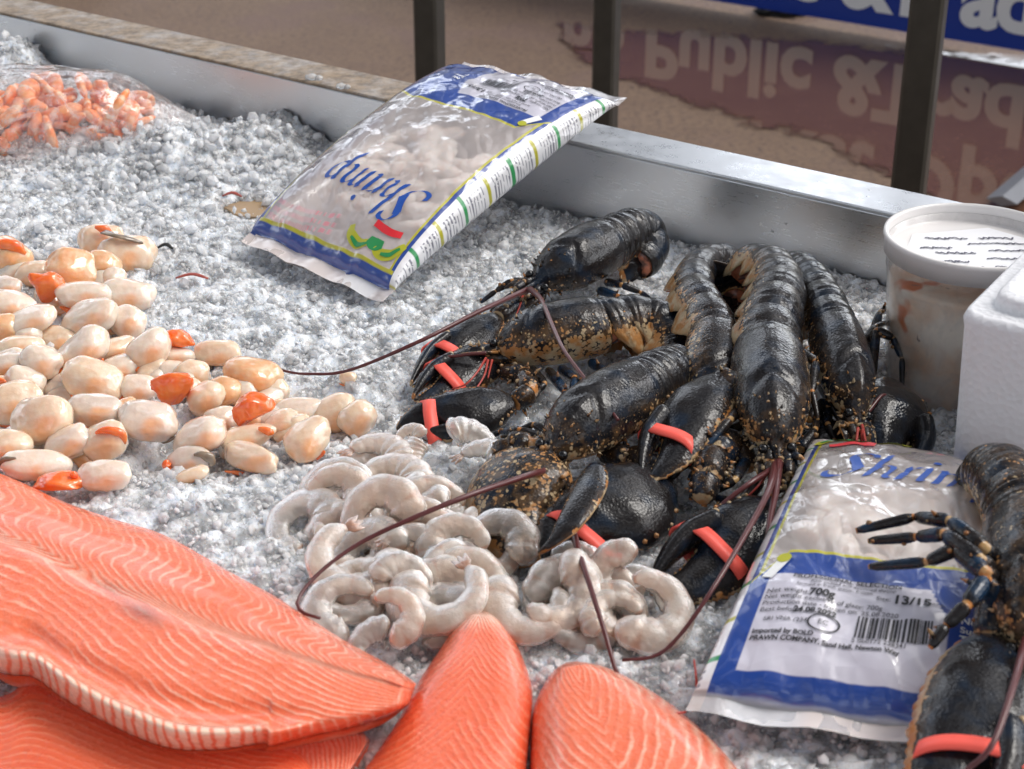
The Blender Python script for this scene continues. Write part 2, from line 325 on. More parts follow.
# wet patch of red ground in front of the sign (irregular outline)
def G(x,y,h=0): return P(x,y,h-Z0)
ol=[(560,22),(600,30),(640,33),(700,34),(760,40),(830,44),(900,54),(980,58),(1060,62),(1200,75),(1320,90),(1320,330),(1000,300),(960,215),(900,180),(850,158),(800,132),(760,128),(720,112),(690,104),(650,88),(610,76),(590,66),(566,48)]
def inside_dist(x,y,poly):
    ins=False; dm=1e9; n=len(poly); j=n-1
    for i in range(n):
        (x1,y1),(x2,y2)=poly[i],poly[j]
        if (y1>y)!=(y2>y) and x<(x2-x1)*(y-y1)/(y2-y1)+x1: ins=not ins
        t=max(0,min(1,((x-x1)*(x2-x1)+(y-y1)*(y2-y1))/((x2-x1)**2+(y2-y1)**2))); dm=min(dm,math.hypot(x-x1-t*(x2-x1),y-y1-t*(y2-y1))); j=i
    return dm if ins else -dm
def puddle(poly,step,soft,hz):
    xs_=[p[0] for p in poly]; ys_=[p[1] for p in poly]; x0,x1,y0,y1=min(xs_)-20,max(xs_)+20,min(ys_)-12,max(ys_)+12; nx=int((x1-x0)/step)+2; ny=int((y1-y0)/(step*.6))+2; V=[];W_=[]
    for j in range(ny):
        for i in range(nx):
            x=x0+i*step; y=y0+j*step*.6; p=G(x,y); V.append((p.x,p.y,hz)); W_.append(max(0,min(1,.5+inside_dist(x,y,poly)/soft)))
    F=[(j*nx+i,(j+1)*nx+i,(j+1)*nx+i+1,j*nx+i+1) for j in range(ny-1) for i in range(nx-1)]
    o=mesh('puddle',V,F,M['puddle'],smooth=False,attrs={'wet':W_}); tag(o,kind='structure')
puddle(ol,6,26,.004)
puddle([(560,40),(575,32),(600,34),(612,44),(600,52),(572,50)],3,14,.007)
# text helper
def text_geo(s,size,bold=0.0,align='LEFT',maxedge=None,space=1.0):
    cu=bpy.data.curves.new('t','FONT'); cu.body=s; cu.size=size; cu.offset=bold; cu.align_x=align; cu.space_character=space; cu.resolution_u=4
    ob=bpy.data.objects.new('t',cu); COL.objects.link(ob); dg=bpy.context.evaluated_depsgraph_get(); me=bpy.data.meshes.new_from_object(ob.evaluated_get(dg))
    bm=bmesh.new(); bm.from_mesh(me); bmesh.ops.triangulate(bm,faces=bm.faces[:])
    if maxedge:
        for _ in range(5):
            es=[e for e in bm.edges if e.calc_length()>maxedge]
            if not es: break
            bmesh.ops.subdivide_edges(bm,edges=es,cuts=1); bmesh.ops.triangulate(bm,faces=bm.faces[:])
    V=[(v.co.x,v.co.y) for v in bm.verts]; F=[tuple(v.index for v in f.verts) for f in bm.faces]; bm.free()
    bpy.data.objects.remove(ob); bpy.data.curves.remove(cu); bpy.data.meshes.remove(me); return V,F
# the sign: a board standing on short feet
sA=G(700,8); sB=G(1024,62); sd_=(sB-sA).normalized(); sn=Vector((sd_.y,-sd_.x,0))   # sn points to the camera
sg=empty('sign_board',sA,'blue board with bold white lettering standing on the wet ground behind the tray','sign')
def SP(a,h,d=0): return sA+sd_*a+Vector((0,0,h))+sn*d
b=MB(); x0,x1,z0,z1,th=-1.1,2.3,.03,.80,.018
b.add([SP(x0,z0),SP(x1,z0),SP(x1,z1),SP(x0,z1),SP(x0,z0,-th),SP(x1,z0,-th),SP(x1,z1,-th),SP(x0,z1,-th)],[(0,1,2,3),(7,6,5,4),(4,5,1,0),(3,2,6,7),(0,3,7,4),(1,5,6,2)])
b.build('board',M['blue'],sg,smooth=False)
for a in (x0+.25,x1-.3):
    f=MB(); f.box(SP(a,.02,-.009),.05,.26,.03,atan2(sd_.y,sd_.x)); f.box(SP(a,.15,-.03),.03,.02,.26,atan2(sd_.y,sd_.x)); f.build('foot',M['post'],sg,smooth=False)
def signtext(s,a,h,size,bold=.006,space=1.0):
    V,F=text_geo(s,size,bold,space=space); mesh('lettering',[SP(a+x,h+y,.004) for x,y in V],F,M['white'],sg,smooth=False)
signtext('the Public &',-.61,.085,.25,.0090,1.02)
sw=max(p[0] for p in text_geo('the Public &',.25,.009,space=1.02)[0]); signtext('Trade',-.61+sw-.035,.085,.25,.0090,.96)
signtext('Fish market Open to',-.58,.345,.25,.0090,1.02)
# railing posts: square steel tubes with a foot plate
for x,dist,wd,lab in ((431,2.75,.040,'leftmost of the three dark metal posts, just behind the blue shrimp bag'),(605,2.70,.036,'middle one of the three dark metal posts, behind the clear corner of the shrimp bag'),(919,2.05,.040,'thickest and rightmost of the three dark metal posts, in front of the sign')):
    d=FW+Vector((1,0,0))*((x-512)/FPX)-UPV*(((100 if x<900 else 95)-384.5)/FPX); p=CAM+d*dist; 
    r=empty('metal_post',(p.x,p.y,0),lab,'post','dark metal posts behind the tray'); q=MB()
    for k in range(4):   # four long faces with small chamfers
        pass
    c=.004; prof=[(-wd/2+c,-wd/2),(wd/2-c,-wd/2),(wd/2,-wd/2+c),(wd/2,wd/2-c),(wd/2-c,wd/2),(-wd/2+c,wd/2),(-wd/2,wd/2-c),(-wd/2,-wd/2+c)]
    ca,sa=cos(RZ+.25),sin(RZ+.25); V=[(p.x+u*ca-v*sa,p.y+u*sa+v*ca,z) for z in (.008,2.6) for u,v in prof]
    q.add(V,[(i,(i+1)%8,8+(i+1)%8,8+i) for i in range(8)]+[tuple(range(8,16)),tuple(range(7,-1,-1))]); q.build('tube',M['post'],r,smooth=False)
    q=MB(); q.box((p.x,p.y,.004),.11,.11,.008,RZ+.25); q.build('foot_plate',M['post'],r,smooth=False)
# dark block at the upper left, a low dark crate behind the rim
o=MB(); pc=G(60,-20); o.box((pc.x-.06,pc.y,.09),.34,.25,.18,RZ); o.box((pc.x-.06,pc.y,.19),.36,.27,.02,RZ)
tag(o.build('low_crate',M['darkrag'],smooth=False,base=(pc.x-.06,pc.y,0)),'low dark crate on the ground behind the upper left tray corner','crate')
# dark scrap on the ground under the sign
sc_=G(782,14); bmv,bf,ba=blob((sc_.x,sc_.y,.016),(.085,.05,.018),3,jit=.9,seed=3,fr=2.5); o=MB(); o.add(bmv,bf)
o.add(*blob((sc_.x+.12,sc_.y+.01,.010),(.07,.025,.010),2,jit=.9,seed=4,fr=2.5)); tag(o.build('rag',M['darkrag'],base=(sc_.x,sc_.y,0)),'crumpled black scrap lying on the ground below the blue sign','rag')
# grey bar at the right edge, low, going back to the right
pA=P(985,222,.0); o=MB(); a0=G(1000,214); a1=G(1110,118); 
V,F,_,_=sweep([Vector((a0.x,a0.y,.03)),Vector((a1.x,a1.y,.03))],[(.035,.012)]*2,n=4); o.add(V,F); tag(o.build('grey_bar',M['greybar'],smooth=False,base=(a0.x,a0.y,0)),'pale grey flat bar on the ground at the right edge behind the tub','bar')
# the tray: pan, walls, rim, lip, legs
tr=empty('display_tray',T2(.6,-.5,-Z0),'shallow stainless steel tray full of crushed ice, its far rim stained brown at the left','display tray')
A0,A1,B0,DP=-.35,1.75,-1.05,-.055
def traybox(name,a0,a1,b0,b1,h0,h1,mat):
    o=MB(); V=[T2(a,b_,h) for h in (h0,h1) for a,b_ in ((a0,b0),(a1,b0),(a1,b1),(a0,b1))]
    o.add(V,[(3,2,1,0),(4,5,6,7),(0,1,5,4),(1,2,6,5),(2,3,7,6),(3,0,4,7)]); ob=o.build(name,mat,tr,smooth=False)
    bv=ob.modifiers.new('b','BEVEL'); bv.width=.0012; bv.segments=2; return ob
traybox('pan',A0,A1,B0,0,DP-.003,DP,M['steel'])
traybox('side_wall',A0+.003,A1-.003,0,.003,DP,.0545,M['steel']); traybox('side_wall',A0+.003,A1-.003,B0,B0+.003,DP,.052,M['steel'])
traybox('side_wall',A0,A0+.003,B0+.003,-.003,DP,.0545,M['steel']); traybox('side_wall',A1-.003,A1,B0+.003,-.003,DP,.0545,M['steel'])
traybox('rim',A0-.05,A1+.05,-.0015,.050,.0548,.0578,M['rim']); traybox('rim_lip',A0-.05,A1+.05,.047,.0495,.030,.0546,M['rim'])
for a in (A0+.1,A1-.1):
    for b_ in (B0+.08,-.08): traybox('leg',a-.02,a+.02,b_-.02,b_+.02,-Z0,DP-.004,M['steel'])
# ================================================================ ice
K=[(rng.normal(0,1)*f,rng.normal(0,1)*f,rng.uniform(0,6.28),a) for f,a in ((9,.0022),(9,.0022),(14,.002),(22,.0016),(22,.0016),(35,.0014),(35,.0014),(60,.0011),(60,.0011),(90,.0009),(90,.0009),(180,.0009),(180,.0009),(180,.0009),(330,.0006),(330,.0006),(330,.0006))]
MO=[]
for x,y,h,r in ((60,150,.012,.09),(160,165,.024,.05),(200,150,.010,.05),(225,170,.006,.04),(300,128,.042,.032),(265,150,.020,.035),(330,140,.018,.030),(20,80,.036,.035),(60,110,.012,.05),(150,130,.012,.04),
                (-60,90,.02,.08),(170,445,-.022,.022),(700,480,-.008,.03),(670,262,-.012,.03),(240,203,-.012,.02),(640,500,-.006,.03),(430,720,-.01,.03),(900,340,.004,.05),(620,215,.006,.03)):
    p=P(x,y,0); MO.append((p.x,p.y,h,r))
def H(x,y):
    z=0
    for kx,ky,ph,a in K: z=z+a*np.sin(kx*x+ky*y+ph)
    for mx_,my_,h,r in MO: z=z+h*np.exp(-((x-mx_)**2+(y-my_)**2)/(r*r))
    return z
def Hp(x,y): p=P(x,y,.0); return float(H(p.x,p.y))
NA,NB=1500,960
aa=np.concatenate([np.linspace(A0+.01,-.12,40,endpoint=False),np.linspace(-.12,1.42,NA-80),np.linspace(1.43,A1-.01,40)]); bb=np.concatenate([np.linspace(B0+.01,-.92,20,endpoint=False),np.linspace(-.92,-.002,NB-20)]); ga,gb=np.meshgrid(aa,bb,indexing='ij')
def grain():
    # the crushed pieces merge into one wet surface: overlapping tilted caps, slightly softened
    g=np.zeros((NA,NB)); n=150000; ci=rng.uniform(0,NA-1,n); cj=rng.uniform(0,NB-1,n); R=1.2+3.4*rng.random(n)**2.2; top=rng.uniform(.0004,.0030,n); tx=rng.normal(0,.0003,n); ty=rng.normal(0,.0003,n)
    i0=ci.astype(int); j0=cj.astype(int)
    for di in range(-5,6):
        for dj in range(-5,6):
            ii=i0+di; jj=j0+dj; dx=ii-ci; dy=jj-cj; d2=(dx*dx+dy*dy)/(R*R); ok=(d2<1)&(ii>=0)&(ii<NA)&(jj>=0)&(jj<NB)
            hgt=top*(1-d2*.55)**.5*(.55+.12*R)+tx*dx+ty*dy; np.maximum.at(g,(ii[ok],jj[ok]),hgt[ok])
    s=g.copy(); s[1:-1,1:-1]=(g[1:-1,1:-1]*4+g[:-2,1:-1]+g[2:,1:-1]+g[1:-1,:-2]+g[1:-1,2:])/8
    return s
gx=WA.x+E1.x*ga+E2.x*gb; gy=WA.y+E1.y*ga+E2.y*gb; gz=Z0+H(gx,gy)-.0022+grain()
V=np.stack([gx,gy,gz],-1).reshape(-1,3); idx=np.arange(NA*NB).reshape(NA,NB)
F=np.stack([idx[:-1,:-1],idx[1:,:-1],idx[1:,1:],idx[:-1,1:]],-1).reshape(-1).astype(np.int32)
me=bpy.data.meshes.new('packed_ice'); me.vertices.add(len(V)); me.loops.add(len(F)); me.polygons.add(len(F)//4); bs=T2(.6,-.5,0)
me.vertices.foreach_set('co',(V-np.array(bs)).astype(np.float32).ravel()); me.loops.foreach_set('vertex_index',F); me.polygons.foreach_set('loop_start',np.arange(0,len(F),4,dtype=np.int32)); me.polygons.foreach_set('use_smooth',np.ones(len(F)//4,bool)); me.update(calc_edges=True)
me.materials.append(M['icebase']); ob=bpy.data.objects.new('packed_ice',me); COL.objects.link(ob); ob.location=bs
tag(ob,'white bed of packed wet crushed ice filling the steel tray','ice bed',kind='stuff')
def inpoly(px,py,poly):
    r=np.zeros(px.shape,bool); n=len(poly); j=n-1
    for i in range(n):
        xi,yi=poly[i]; xj,yj=poly[j]
        c=((yi>py)!=(yj>py))&(px<(xj-xi)*(py-yi)/(yj-yi+1e-9)+xi); r^=c; j=i
    return r
CULL=[[(-60,485),(0,490),(100,530),(200,570),(300,628),(400,685),(330,740),(320,790),(-60,800)],[(465,640),(500,640),(520,700),(515,790),(360,790),(400,720)],[(545,700),(580,675),(640,690),(715,769),(715,800),(545,800)],
      [(820,460),(1000,480),(1050,490),(1050,745),(715,700)],[(290,240),(470,110),(580,120),(390,290)]]
def chunks(n,rmin,rmax,name,lab,zo=(-.003,.002),region=None,clear=(0,1)):
    a=rng.uniform(A0+.01,A1-.01,n*4); b_=rng.uniform(B0+.01,-.004,n*4)
    x=WA.x+E1.x*a+E2.x*b_; y=WA.y+E1.y*a+E2.y*b_; z=H(x,y)
    # keep what lies in or a little outside the view
    vz=(x-CAM.x)*FW.x+(y-CAM.y)*FW.y+(Z0+z-CAM.z)*FW.z; u=512+FPX*(x-CAM.x)/vz; v=384.5-FPX*((y-CAM.y)*UPV.y+(Z0+z-CAM.z)*UPV.z)/vz
    keep=(u>-110)&(u<1130)&(v<850)&(vz>.1)
    for poly in CULL: keep&=~inpoly(u,v,poly)
    if region is not None: keep&=region(u,v,x,y)
    x,y,z=x[keep][:n],y[keep][:n],z[keep][:n]; n=len(x)
    V0,F0=ico(1); V0=np.array(V0); F0=np.array(F0); nv=len(V0)
    r=rmin*(rmax/rmin)**(rng.random(n)**1.6)
    S=rng.uniform(.40,1.35,(n,1,3)); X=V0[None]*(1+rng.normal(0,.16,(n,nv,1)))*S*r[:,None,None]
    q=rng.normal(0,1,(n,4)); q/=np.linalg.norm(q,axis=1,keepdims=True); a_,b2,c_,d_=q.T
    R=np.stack([1-2*(c_*c_+d_*d_),2*(b2*c_-d_*a_),2*(b2*d_+c_*a_),2*(b2*c_+d_*a_),1-2*(b2*b2+d_*d_),2*(c_*d_-b2*a_),2*(b2*d_-c_*a_),2*(c_*d_+b2*a_),1-2*(b2*b2+c_*c_)],-1).reshape(n,3,3)
    X=np.einsum('nij,nkj->nki',R,X)+np.stack([x,y,Z0+z+rng.uniform(zo[0],zo[1],n)],-1)[:,None,:]
    Fa=(F0[None]+(np.arange(n)*nv)[:,None,None]).reshape(-1,3); base=T2(.6,-.5,0)
    me=bpy.data.meshes.new(name); nV=n*nv; nF=len(Fa); me.vertices.add(nV); me.loops.add(nF*3); me.polygons.add(nF)
    me.vertices.foreach_set('co',(X.reshape(-1,3)-np.array(base)).astype(np.float32).ravel()); me.loops.foreach_set('vertex_index',Fa.ravel().astype(np.int32))
    me.polygons.foreach_set('loop_start',np.arange(0,nF*3,3,dtype=np.int32)); me.polygons.foreach_set('use_smooth',np.repeat(rng.random(n)<.22,len(F0)))
    me.update(calc_edges=True); at=me.attributes.new('clr','FLOAT','POINT'); at.data.foreach_set('value',np.repeat(rng.uniform(clear[0],clear[1],n),nv).astype(np.float32))
    me.materials.append(M['ice']); ob=bpy.data.objects.new(name,me); COL.objects.link(ob); ob.location=base; tag(ob,lab,'crushed ice',kind='stuff')
chunks(30000,.0009,.0026,'crushed_ice','fine wet crushed ice spread over the whole tray between the seafood',(-.0018,.0010),clear=(.0,.28))
chunks(6500,.0020,.0042,'glassy_ice','clearer glassy pieces of ice scattered through the fine crushed ice',(-.0022,.0014),clear=(.15,.55))
def lumpy(u,v,x,y):
    d=np.zeros(u.shape)
    for cx,cy,r in ((165,165,130),(300,140,75),(20,90,60)): d=np.maximum(d,np.exp(-(((u-cx)/r)**2+((v-cy)/(r*.5))**2)))
    return rng.random(u.shape)<d
chunks(5200,.0030,.0058,'ice_lumps','larger rounded ice lumps heaped against the far wall at the left',(-.001,.006),lumpy,(.1,.55))
# loose ice bits on the rim
for x,y,r,lab in ((311,77,.0042,'small white ice bit on the brown rim, leftmost of three'),(341,86,.0036,'small flat ice bit on the brown rim, middle of three'),(413,92,.0058,'glassy ice lump on the rim right beside the shrimp bag')):
    p=P(x,y,.0578+r*.6); o=MB(); o.add(*blob(p,(r*1.2,r,r*.8),2,.6,jit=.5,seed=x)); o.add(*blob(p+Vector((r*1.5,0,-.001)),(r*.9,r*.7,r*.6),2,.6,jit=.5,seed=y)); tag(o.build('ice_lump',M['ice'],base=p,key='clr'),lab,'ice lump','ice bits on the rim')
# debris in the ice
p=P(256,206,-.004); p.z=Z0+Hp(256,206)+.003; q=P(232,196); q.z=Z0+Hp(232,196)+.002
ring=[p+Vector((.030*cos(a)*(1+.25*sin(3*a)),.024*sin(a),.0015*sin(2*a))) for a in [2*pi*k/24 for k in range(24)]]
o=MB(); o.add(ring+[v-Vector((0,0,.002)) for v in ring],[tuple(range(24)),tuple(range(47,23,-1))]+[(i,24+i,24+(i+1)%24,(i+1)%24) for i in range(24)])
tag(o.build('card_scrap',M['card'],smooth=False,base=p),'wet brown card scrap half buried in the ice left of the shrimp bag','scrap')
for x,y,l,mat,lab in ((192,278,.024,'shellbit','thin red shell sliver on the ice right of the scallops'),(165,248,.012,'darkrag','tiny black speck on the ice just above the red shell sliver'),(232,196,.016,'shellbit','brown shell sliver above the card scrap in the ice')):
    c=P(x,y,Hp(x,y)+.004); V,F,S,A=sweep(catmull([c-Vector((l/2,0,0)),c+Vector((0,.003,.002)),c+Vector((l/2,-.001,0))],8),[(.0008+.0014*sin(pi*i/7),.0008) for i in range(8)],n=8)
    o=MB(); o.add(V,F); tag(o.build('shell_sliver',M[mat],base=c),lab,'shell bit')
# ================================================================ tub and foam box
tc=P(975,238,.095); R0=88*(tc-CAM).length/FPX*.985; hT=.095; hb=-.022
tub=empty('plastic_tub',(tc.x,tc.y,Z0+hb),'round cloudy plastic tub with a labelled white lid, bedded in the ice','tub')
def lathe(prof,name,mat,parent,n=96):
    V=[];F=[]
    for r,h in prof:
        for k in range(n): a=2*pi*k/n; V.append((tc.x+r*cos(a),tc.y+r*sin(a),Z0+h))
    for i in range(len(prof)-1):
        for k in range(n): F.append((i*n+k,i*n+(k+1)%n,(i+1)*n+(k+1)%n,(i+1)*n+k))
    if prof[0][0]<.002: F.append(tuple(range(n))[::-1])
    if prof[-1][0]<.002: F.append(tuple((len(prof)-1)*n+k for k in range(n)))
    return mesh(name,V,F,mat,parent)
Rb=R0*.78
lathe([(.0005,hb),(Rb*.9,hb),(Rb,hb+.004),(R0*.925,hT-.022),(R0*.94,hT-.020),(R0*.94,hT-.003),(R0*.92,hT-.003),(R0*.905,hT-.022),(Rb*.98,hb+.006),(Rb*.9,hb+.002),(.0005,hb+.002)],'tub_wall',M['tub'],tub)
lathe([(R0*.96,hT-.011),(R0*.975,hT-.011),(R0*.985,hT-.002),(R0,hT),(R0*.995,hT+.0025),(R0*.96,hT+.003),(R0*.945,hT+.001),(R0*.935,hT-.0075),(R0*.90,hT-.009),(.0005,hT-.009)],'lid',M['lid'],tub)
m=NT('tub_contents'); v=m.coord(); n=m.noise(28,4,.5,v); c=m.mix(m.step(n,.35,.62),(.86,.56,.36),(.97,.86,.74)); c=m.mix(m.step(m.noise(34,2,.5,v),.60,.68),c,(.75,.20,.06)); c=m.mix(m.step(m.noise(60,3,.6,v,1.5),.66,.71),c,(.16,.10,.07)); m.set(Base_Color=c,Roughness=.5)
lathe([(.0005,hb+.004),(Rb*.95,hb+.006),(R0*.885,hT-.028),(R0*.80,hT-.026),(.0005,hT-.026)],'contents',m.m,tub)
m=NT('tub_print'); 
lb=MB(); lr=R0*.80; pts=[]
ca,sa=cos(.15),sin(.15)
def LT(u,v_,h=.0): return Vector((tc.x+u*lr*ca-v_*lr*sa,tc.y+u*lr*sa+v_*lr*ca,Z0+hT-.0085+h))
oc=[(-.86,-.50),(-.95,.1),(-.62,.72),(.55,.80),(.97,.25),(.9,-.35),(.35,-.86),(-.4,-.88)]
lb.add([LT(*q) for q in oc],[tuple(range(8))[::-1]]); lo=lb.build('paper_label',M['paper'],tub,smooth=False)
if lo.data.polygons[0].normal.z<0: lo.data.flip_normals()
wb=MB(); r_=random.Random(5)
for row,(y0,x0,x1) in enumerate(((.52,-.5,.1),(.42,.25,.75),(.2,-.7,-.25),(.22,.0,.85),(-.02,-.55,.0),(-.05,.2,.8),(-.3,-.75,-.2),(-.32,.05,.6),(-.58,-.4,.35))):
    pts=[]; n_=int((x1-x0)/.022)
    for i in range(n_): pts.append(LT(x0+(x1-x0)*i/n_+r_.uniform(-.01,.01),y0-.10*(i/n_)+r_.uniform(-.035,.035),.0006))
    V,F,_,_=sweep(catmull(pts,n_*3),[(.0006,.0001)]*(n_*3),n=4); wb.add(V,F)
wb.build('handwriting',M['faint'],lo)
# foam box, aligned with the tray
K0=P(957,312,.115); hK=.115; ang=radians(-33)
f1=Vector((cos(ang),sin(ang),0)); f2=Vector((-f1.y,f1.x,0)); LX,LY,HB=.30,.21,-.035
fb=empty('foam_box',(K0.x,K0.y,Z0+HB),'white foam box with thick rounded walls at the right edge of the tray','foam box')
def rrect(x0,x1,y0,y1,r,n=6):
    out=[]
    for cx,cy,a0 in ((x1-r,y0+r,-pi/2),(x1-r,y1-r,0),(x0+r,y1-r,pi/2),(x0+r,y0+r,pi)):
        for k in range(n+1): a=a0+pi/2*k/n; out.append((cx+r*cos(a),cy+r*sin(a)))
    return out
tp=.006
rows=[(rrect(tp+.01,LX-tp-.01,tp+.01,LY-tp-.01,.01),HB),(rrect(tp,LX-tp,tp,LY-tp,.012),HB+.006),(rrect(.001,LX-.001,.001,LY-.001,.014),hK-.012),(rrect(0,LX,0,LY,.014),hK-.006),(rrect(.0015,LX-.0015,.0015,LY-.0015,.0135),hK-.002),(rrect(.004,LX-.004,.004,LY-.004,.012),hK-.0005),
      (rrect(.0125,LX-.0125,.0125,LY-.0125,.014),hK),(rrect(.0135,LX-.0135,.0135,LY-.0135,.014),hK+.006),(rrect(.0155,LX-.0155,.0155,LY-.0155,.016),hK+.0085),(rrect(.0215,LX-.0215,.0215,LY-.0215,.018),hK+.009),(rrect(.0245,LX-.0245,.0245,LY-.0245,.018),hK+.006),(rrect(.027,LX-.027,.027,LY-.027,.016),HB+.03),(rrect(.04,LX-.04,.04,LY-.04,.01),HB+.02)]
V=[];F=[];n_=len(rows[0][0])
for pr,h in rows: V+=[Vector((K0.x,K0.y,0))+f1*a+f2*b_+Vector((0,0,Z0+h)) for a,b_ in pr]
for i in range(len(rows)-1): F+=[(i*n_+k,i*n_+(k+1)%n_,(i+1)*n_+(k+1)%n_,(i+1)*n_+k) for k in range(n_)]
F+=[tuple(range(n_))[::-1],tuple((len(rows)-1)*n_+k for k in range(n_))]
ob=mesh('box_body',V,F,M['foam'],fb); ob.modifiers.new('w','WEIGHTED_NORMAL')
ib=MB(); 
ib.add([Vector((K0.x,K0.y,0))+f1*a+f2*b_+Vector((0,0,Z0+HB+.0215)) for a,b_ in rrect(.041,LX-.041,.041,LY-.041,.01)],[tuple(range(n_))]); ib.build('liner_sheet',M['seal'],fb,smooth=False)
# ================================================================ prawns
def prawn_geo(c,R,rot=0,arc=230,fat=.46,tilt=(0,0),flip=1,seg=6,stretch=1.0,n=30,k=14,tail=True):
    Rm=Matrix.Rotation(tilt[0],3,'X')@Matrix.Rotation(tilt[1],3,'Y')@Matrix.Rotation(rot,3,'Z'); c=Vector(c); pts=[];rad=[];at=[]
    for i in range(n):
        s=i/(n-1); a=radians(arc)*(s-.5)*flip; rr=R*(1+.25*s)*(1 if stretch==1 else 1)
        pts.append(c+Rm@Vector((rr*cos(a)*stretch,rr*sin(a),R*.10*s)))
        r=R*fat*(min(1,(s+.03)*7)**.5)*(1.08-.62*s**1.3)*(1 if s<.93 else 1-.5*(s-.93)/.07)
        rid=abs(sin(pi*seg*s))**.5; rad.append((r*(.84+.16*rid)*1.50,r*(.84+.16*rid)*.95)); at.append(1-rid)
    V,F,S,A=sweep(pts,rad,up=Rm@Vector((0,0,1)),n=k); mt=[at[min(n-1,int(round(s*(n-1))))]*.8+.35*max(0,cos(a)*flip) for s,a in zip(S,A)]
    if tail:
        t=(pts[-1]-pts[-3]).normalized(); sd=t.cross(Rm@Vector((0,0,1))).normalized()
        for q in (-.45,0,.45):
            d=(t+sd*q).normalized(); e=pts[-1]+d*R*.62; b=pts[-1]-t*R*.05
            v2,f2_,_,_=sweep([b,b.lerp(e,.5),e],[(R*.08,R*.05),(R*.16,R*.05),(R*.03,R*.02)],up=Rm@Vector((0,0,1)),n=8); F+=[tuple(i+len(V) for i in f) for f in f2_]; V+=v2; mt+=[1]*len(v2)
    return V,F,mt
def prawn(x,y,Rpx,rot,label,mat='prawn',arc=235,h=None,tilt=(0,0),flip=1,group='raw peeled prawns heaped on the ice',fat=.46,tail=False,stretch=1,name='peeled_prawn'):
    hh=(Hp(x,y)+.008) if h is None else h; p=P(x,y,hh); R=Rpx*.92*(p-CAM).length/FPX; fat=min(.52,fat*1.12); arc=min(285,arc*1.12)
    V,F,A=prawn_geo(p,R,radians(rot),arc,fat,tilt,flip,tail=tail,stretch=stretch); o=MB(); o.add(V,F,A)
    return tag(o.build(name,M[mat],base=p),label,'prawn',group)
PR=[ # x, y, R px, rotation, arc, flip, height, material, fat, label
(440,450,26,185,70,1,.016,'prawn',.34,'straight pale prawn standing upright against the lower claw with the short coral band'),
(411,441,12,100,150,1,.014,'prawn',.8,'short stubby prawn end at the left foot of the upright prawn'),
(452,436,11,20,150,-1,.014,'prawn',.8,'short stubby prawn end just right of the upright prawn'),
(376,466,28,75,120,1,.010,'prawn',.42,'long slanting prawn at the upper left border of the heap, nearest the scallops'),
(392,486,27,80,150,1,.012,'prawn',.46,'pinkish prawn lying above the large hooked one'),
(428,495,22,200,190,1,.016,'prawn',.62,'plump bright prawn lump at the centre top of the heap, above the long antenna'),
(462,452,26,60,110,-1,.012,'prawn2',.40,'slender grey prawn reaching up towards the walking legs'),
(482,468,24,70,120,1,.012,'prawn2',.42,'grey prawn tucked beside the round mottled claw'),
(466,500,24,300,170,1,.010,'prawn2',.50,'greyish prawn pressed under the left rim of the round mottled claw'),
(452,520,26,200,190,1,.008,'prawn2',.46,'prawn crossed from above by the middle of the long antenna'),
(383,520,29,120,235,1,.014,'prawn',.45,'hooked prawn curling round on itself just above the long antenna'),
(338,500,24,70,180,1,.008,'prawn',.48,'glistening prawn at the left upper flank of the heap under ice crumbs'),
(306,524,27,130,250,1,.006,'prawn2',.46,'faint translucent prawn sunk in the ice, leftmost of the heap'),
(357,562,34,250,250,-1,.014,'prawn',.44,'large ring shaped prawn below the long antenna at the left'),
(412,556,26,20,220,1,.008,'prawn2',.44,'grey curled prawn in the hollow between the two big ring prawns'),
(455,550,25,110,200,-1,.010,'prawn',.48,'pale angular prawn right of the hollow, under the mottled claw'),
(498,548,27,80,220,1,.008,'prawn2',.46,'wet grey prawn covered by ice crumbs at the tip of the cream edged claw'),
(440,594,34,265,250,1,.014,'prawn',.44,'big curled prawn lying directly above the tip of the middle salmon fillet'),
(391,618,21,20,200,1,.016,'prawn',.66,'round bright prawn lump left of the middle salmon tip'),
(345,612,28,160,220,-1,.005,'prawn2',.44,'glassy prawn half sunk beside the edge of the big salmon fillet'),
(383,650,24,150,130,1,.003,'prawn2',.42,'flat grey prawn low in the ice between big fillet and middle fillet'),
(400,586,22,70,180,-1,.010,'prawn2',.46,'thin arched prawn above the round bright lump'),
(527,605,30,255,245,1,.010,'prawn',.46,'curled prawn right of the middle salmon tip'),
(556,588,31,330,200,-1,.016,'prawn',.46,'long smooth prawn lying over its neighbour below the cream edged claw'),
(572,574,22,60,140,1,.006,'prawn2',.48,'small prawn hidden under the banded claw tip'),
(622,574,22,190,250,1,.018,'prawn',.58,'upright curled prawn under the coral band of the lower claw'),
(648,610,30,340,240,1,.010,'prawn',.46,'rightmost prawn of the heap, curled on the open ice'),
(614,618,22,120,200,-1,.008,'prawn',.56,'small knotted prawn left of the rightmost one'),
(585,620,14,80,170,1,.006,'prawn2',.7,'small glassy prawn piece between the antenna and the knotted prawn'),
]
fill=random.Random(9)
for k in range(36):
    a=fill.uniform(0,2*pi); q=fill.random()**.5; x=410+92*q*cos(a); y=540+88*q*sin(a)
    if k>26: x=600+55*q*cos(a); y=600+26*q*sin(a)
    prawn(x,y,fill.uniform(22,29),fill.uniform(0,360),'half hidden prawn filling the gaps at the bottom of the raw prawn heap',fill.choice(('prawn','prawn2')),fill.uniform(170,250),.003+max(0,Hp(x,y)),(fill.uniform(.1,.9),fill.uniform(-.4,.4)),fill.choice((-1,1)),group='half hidden prawns of the heap',fat=.46)
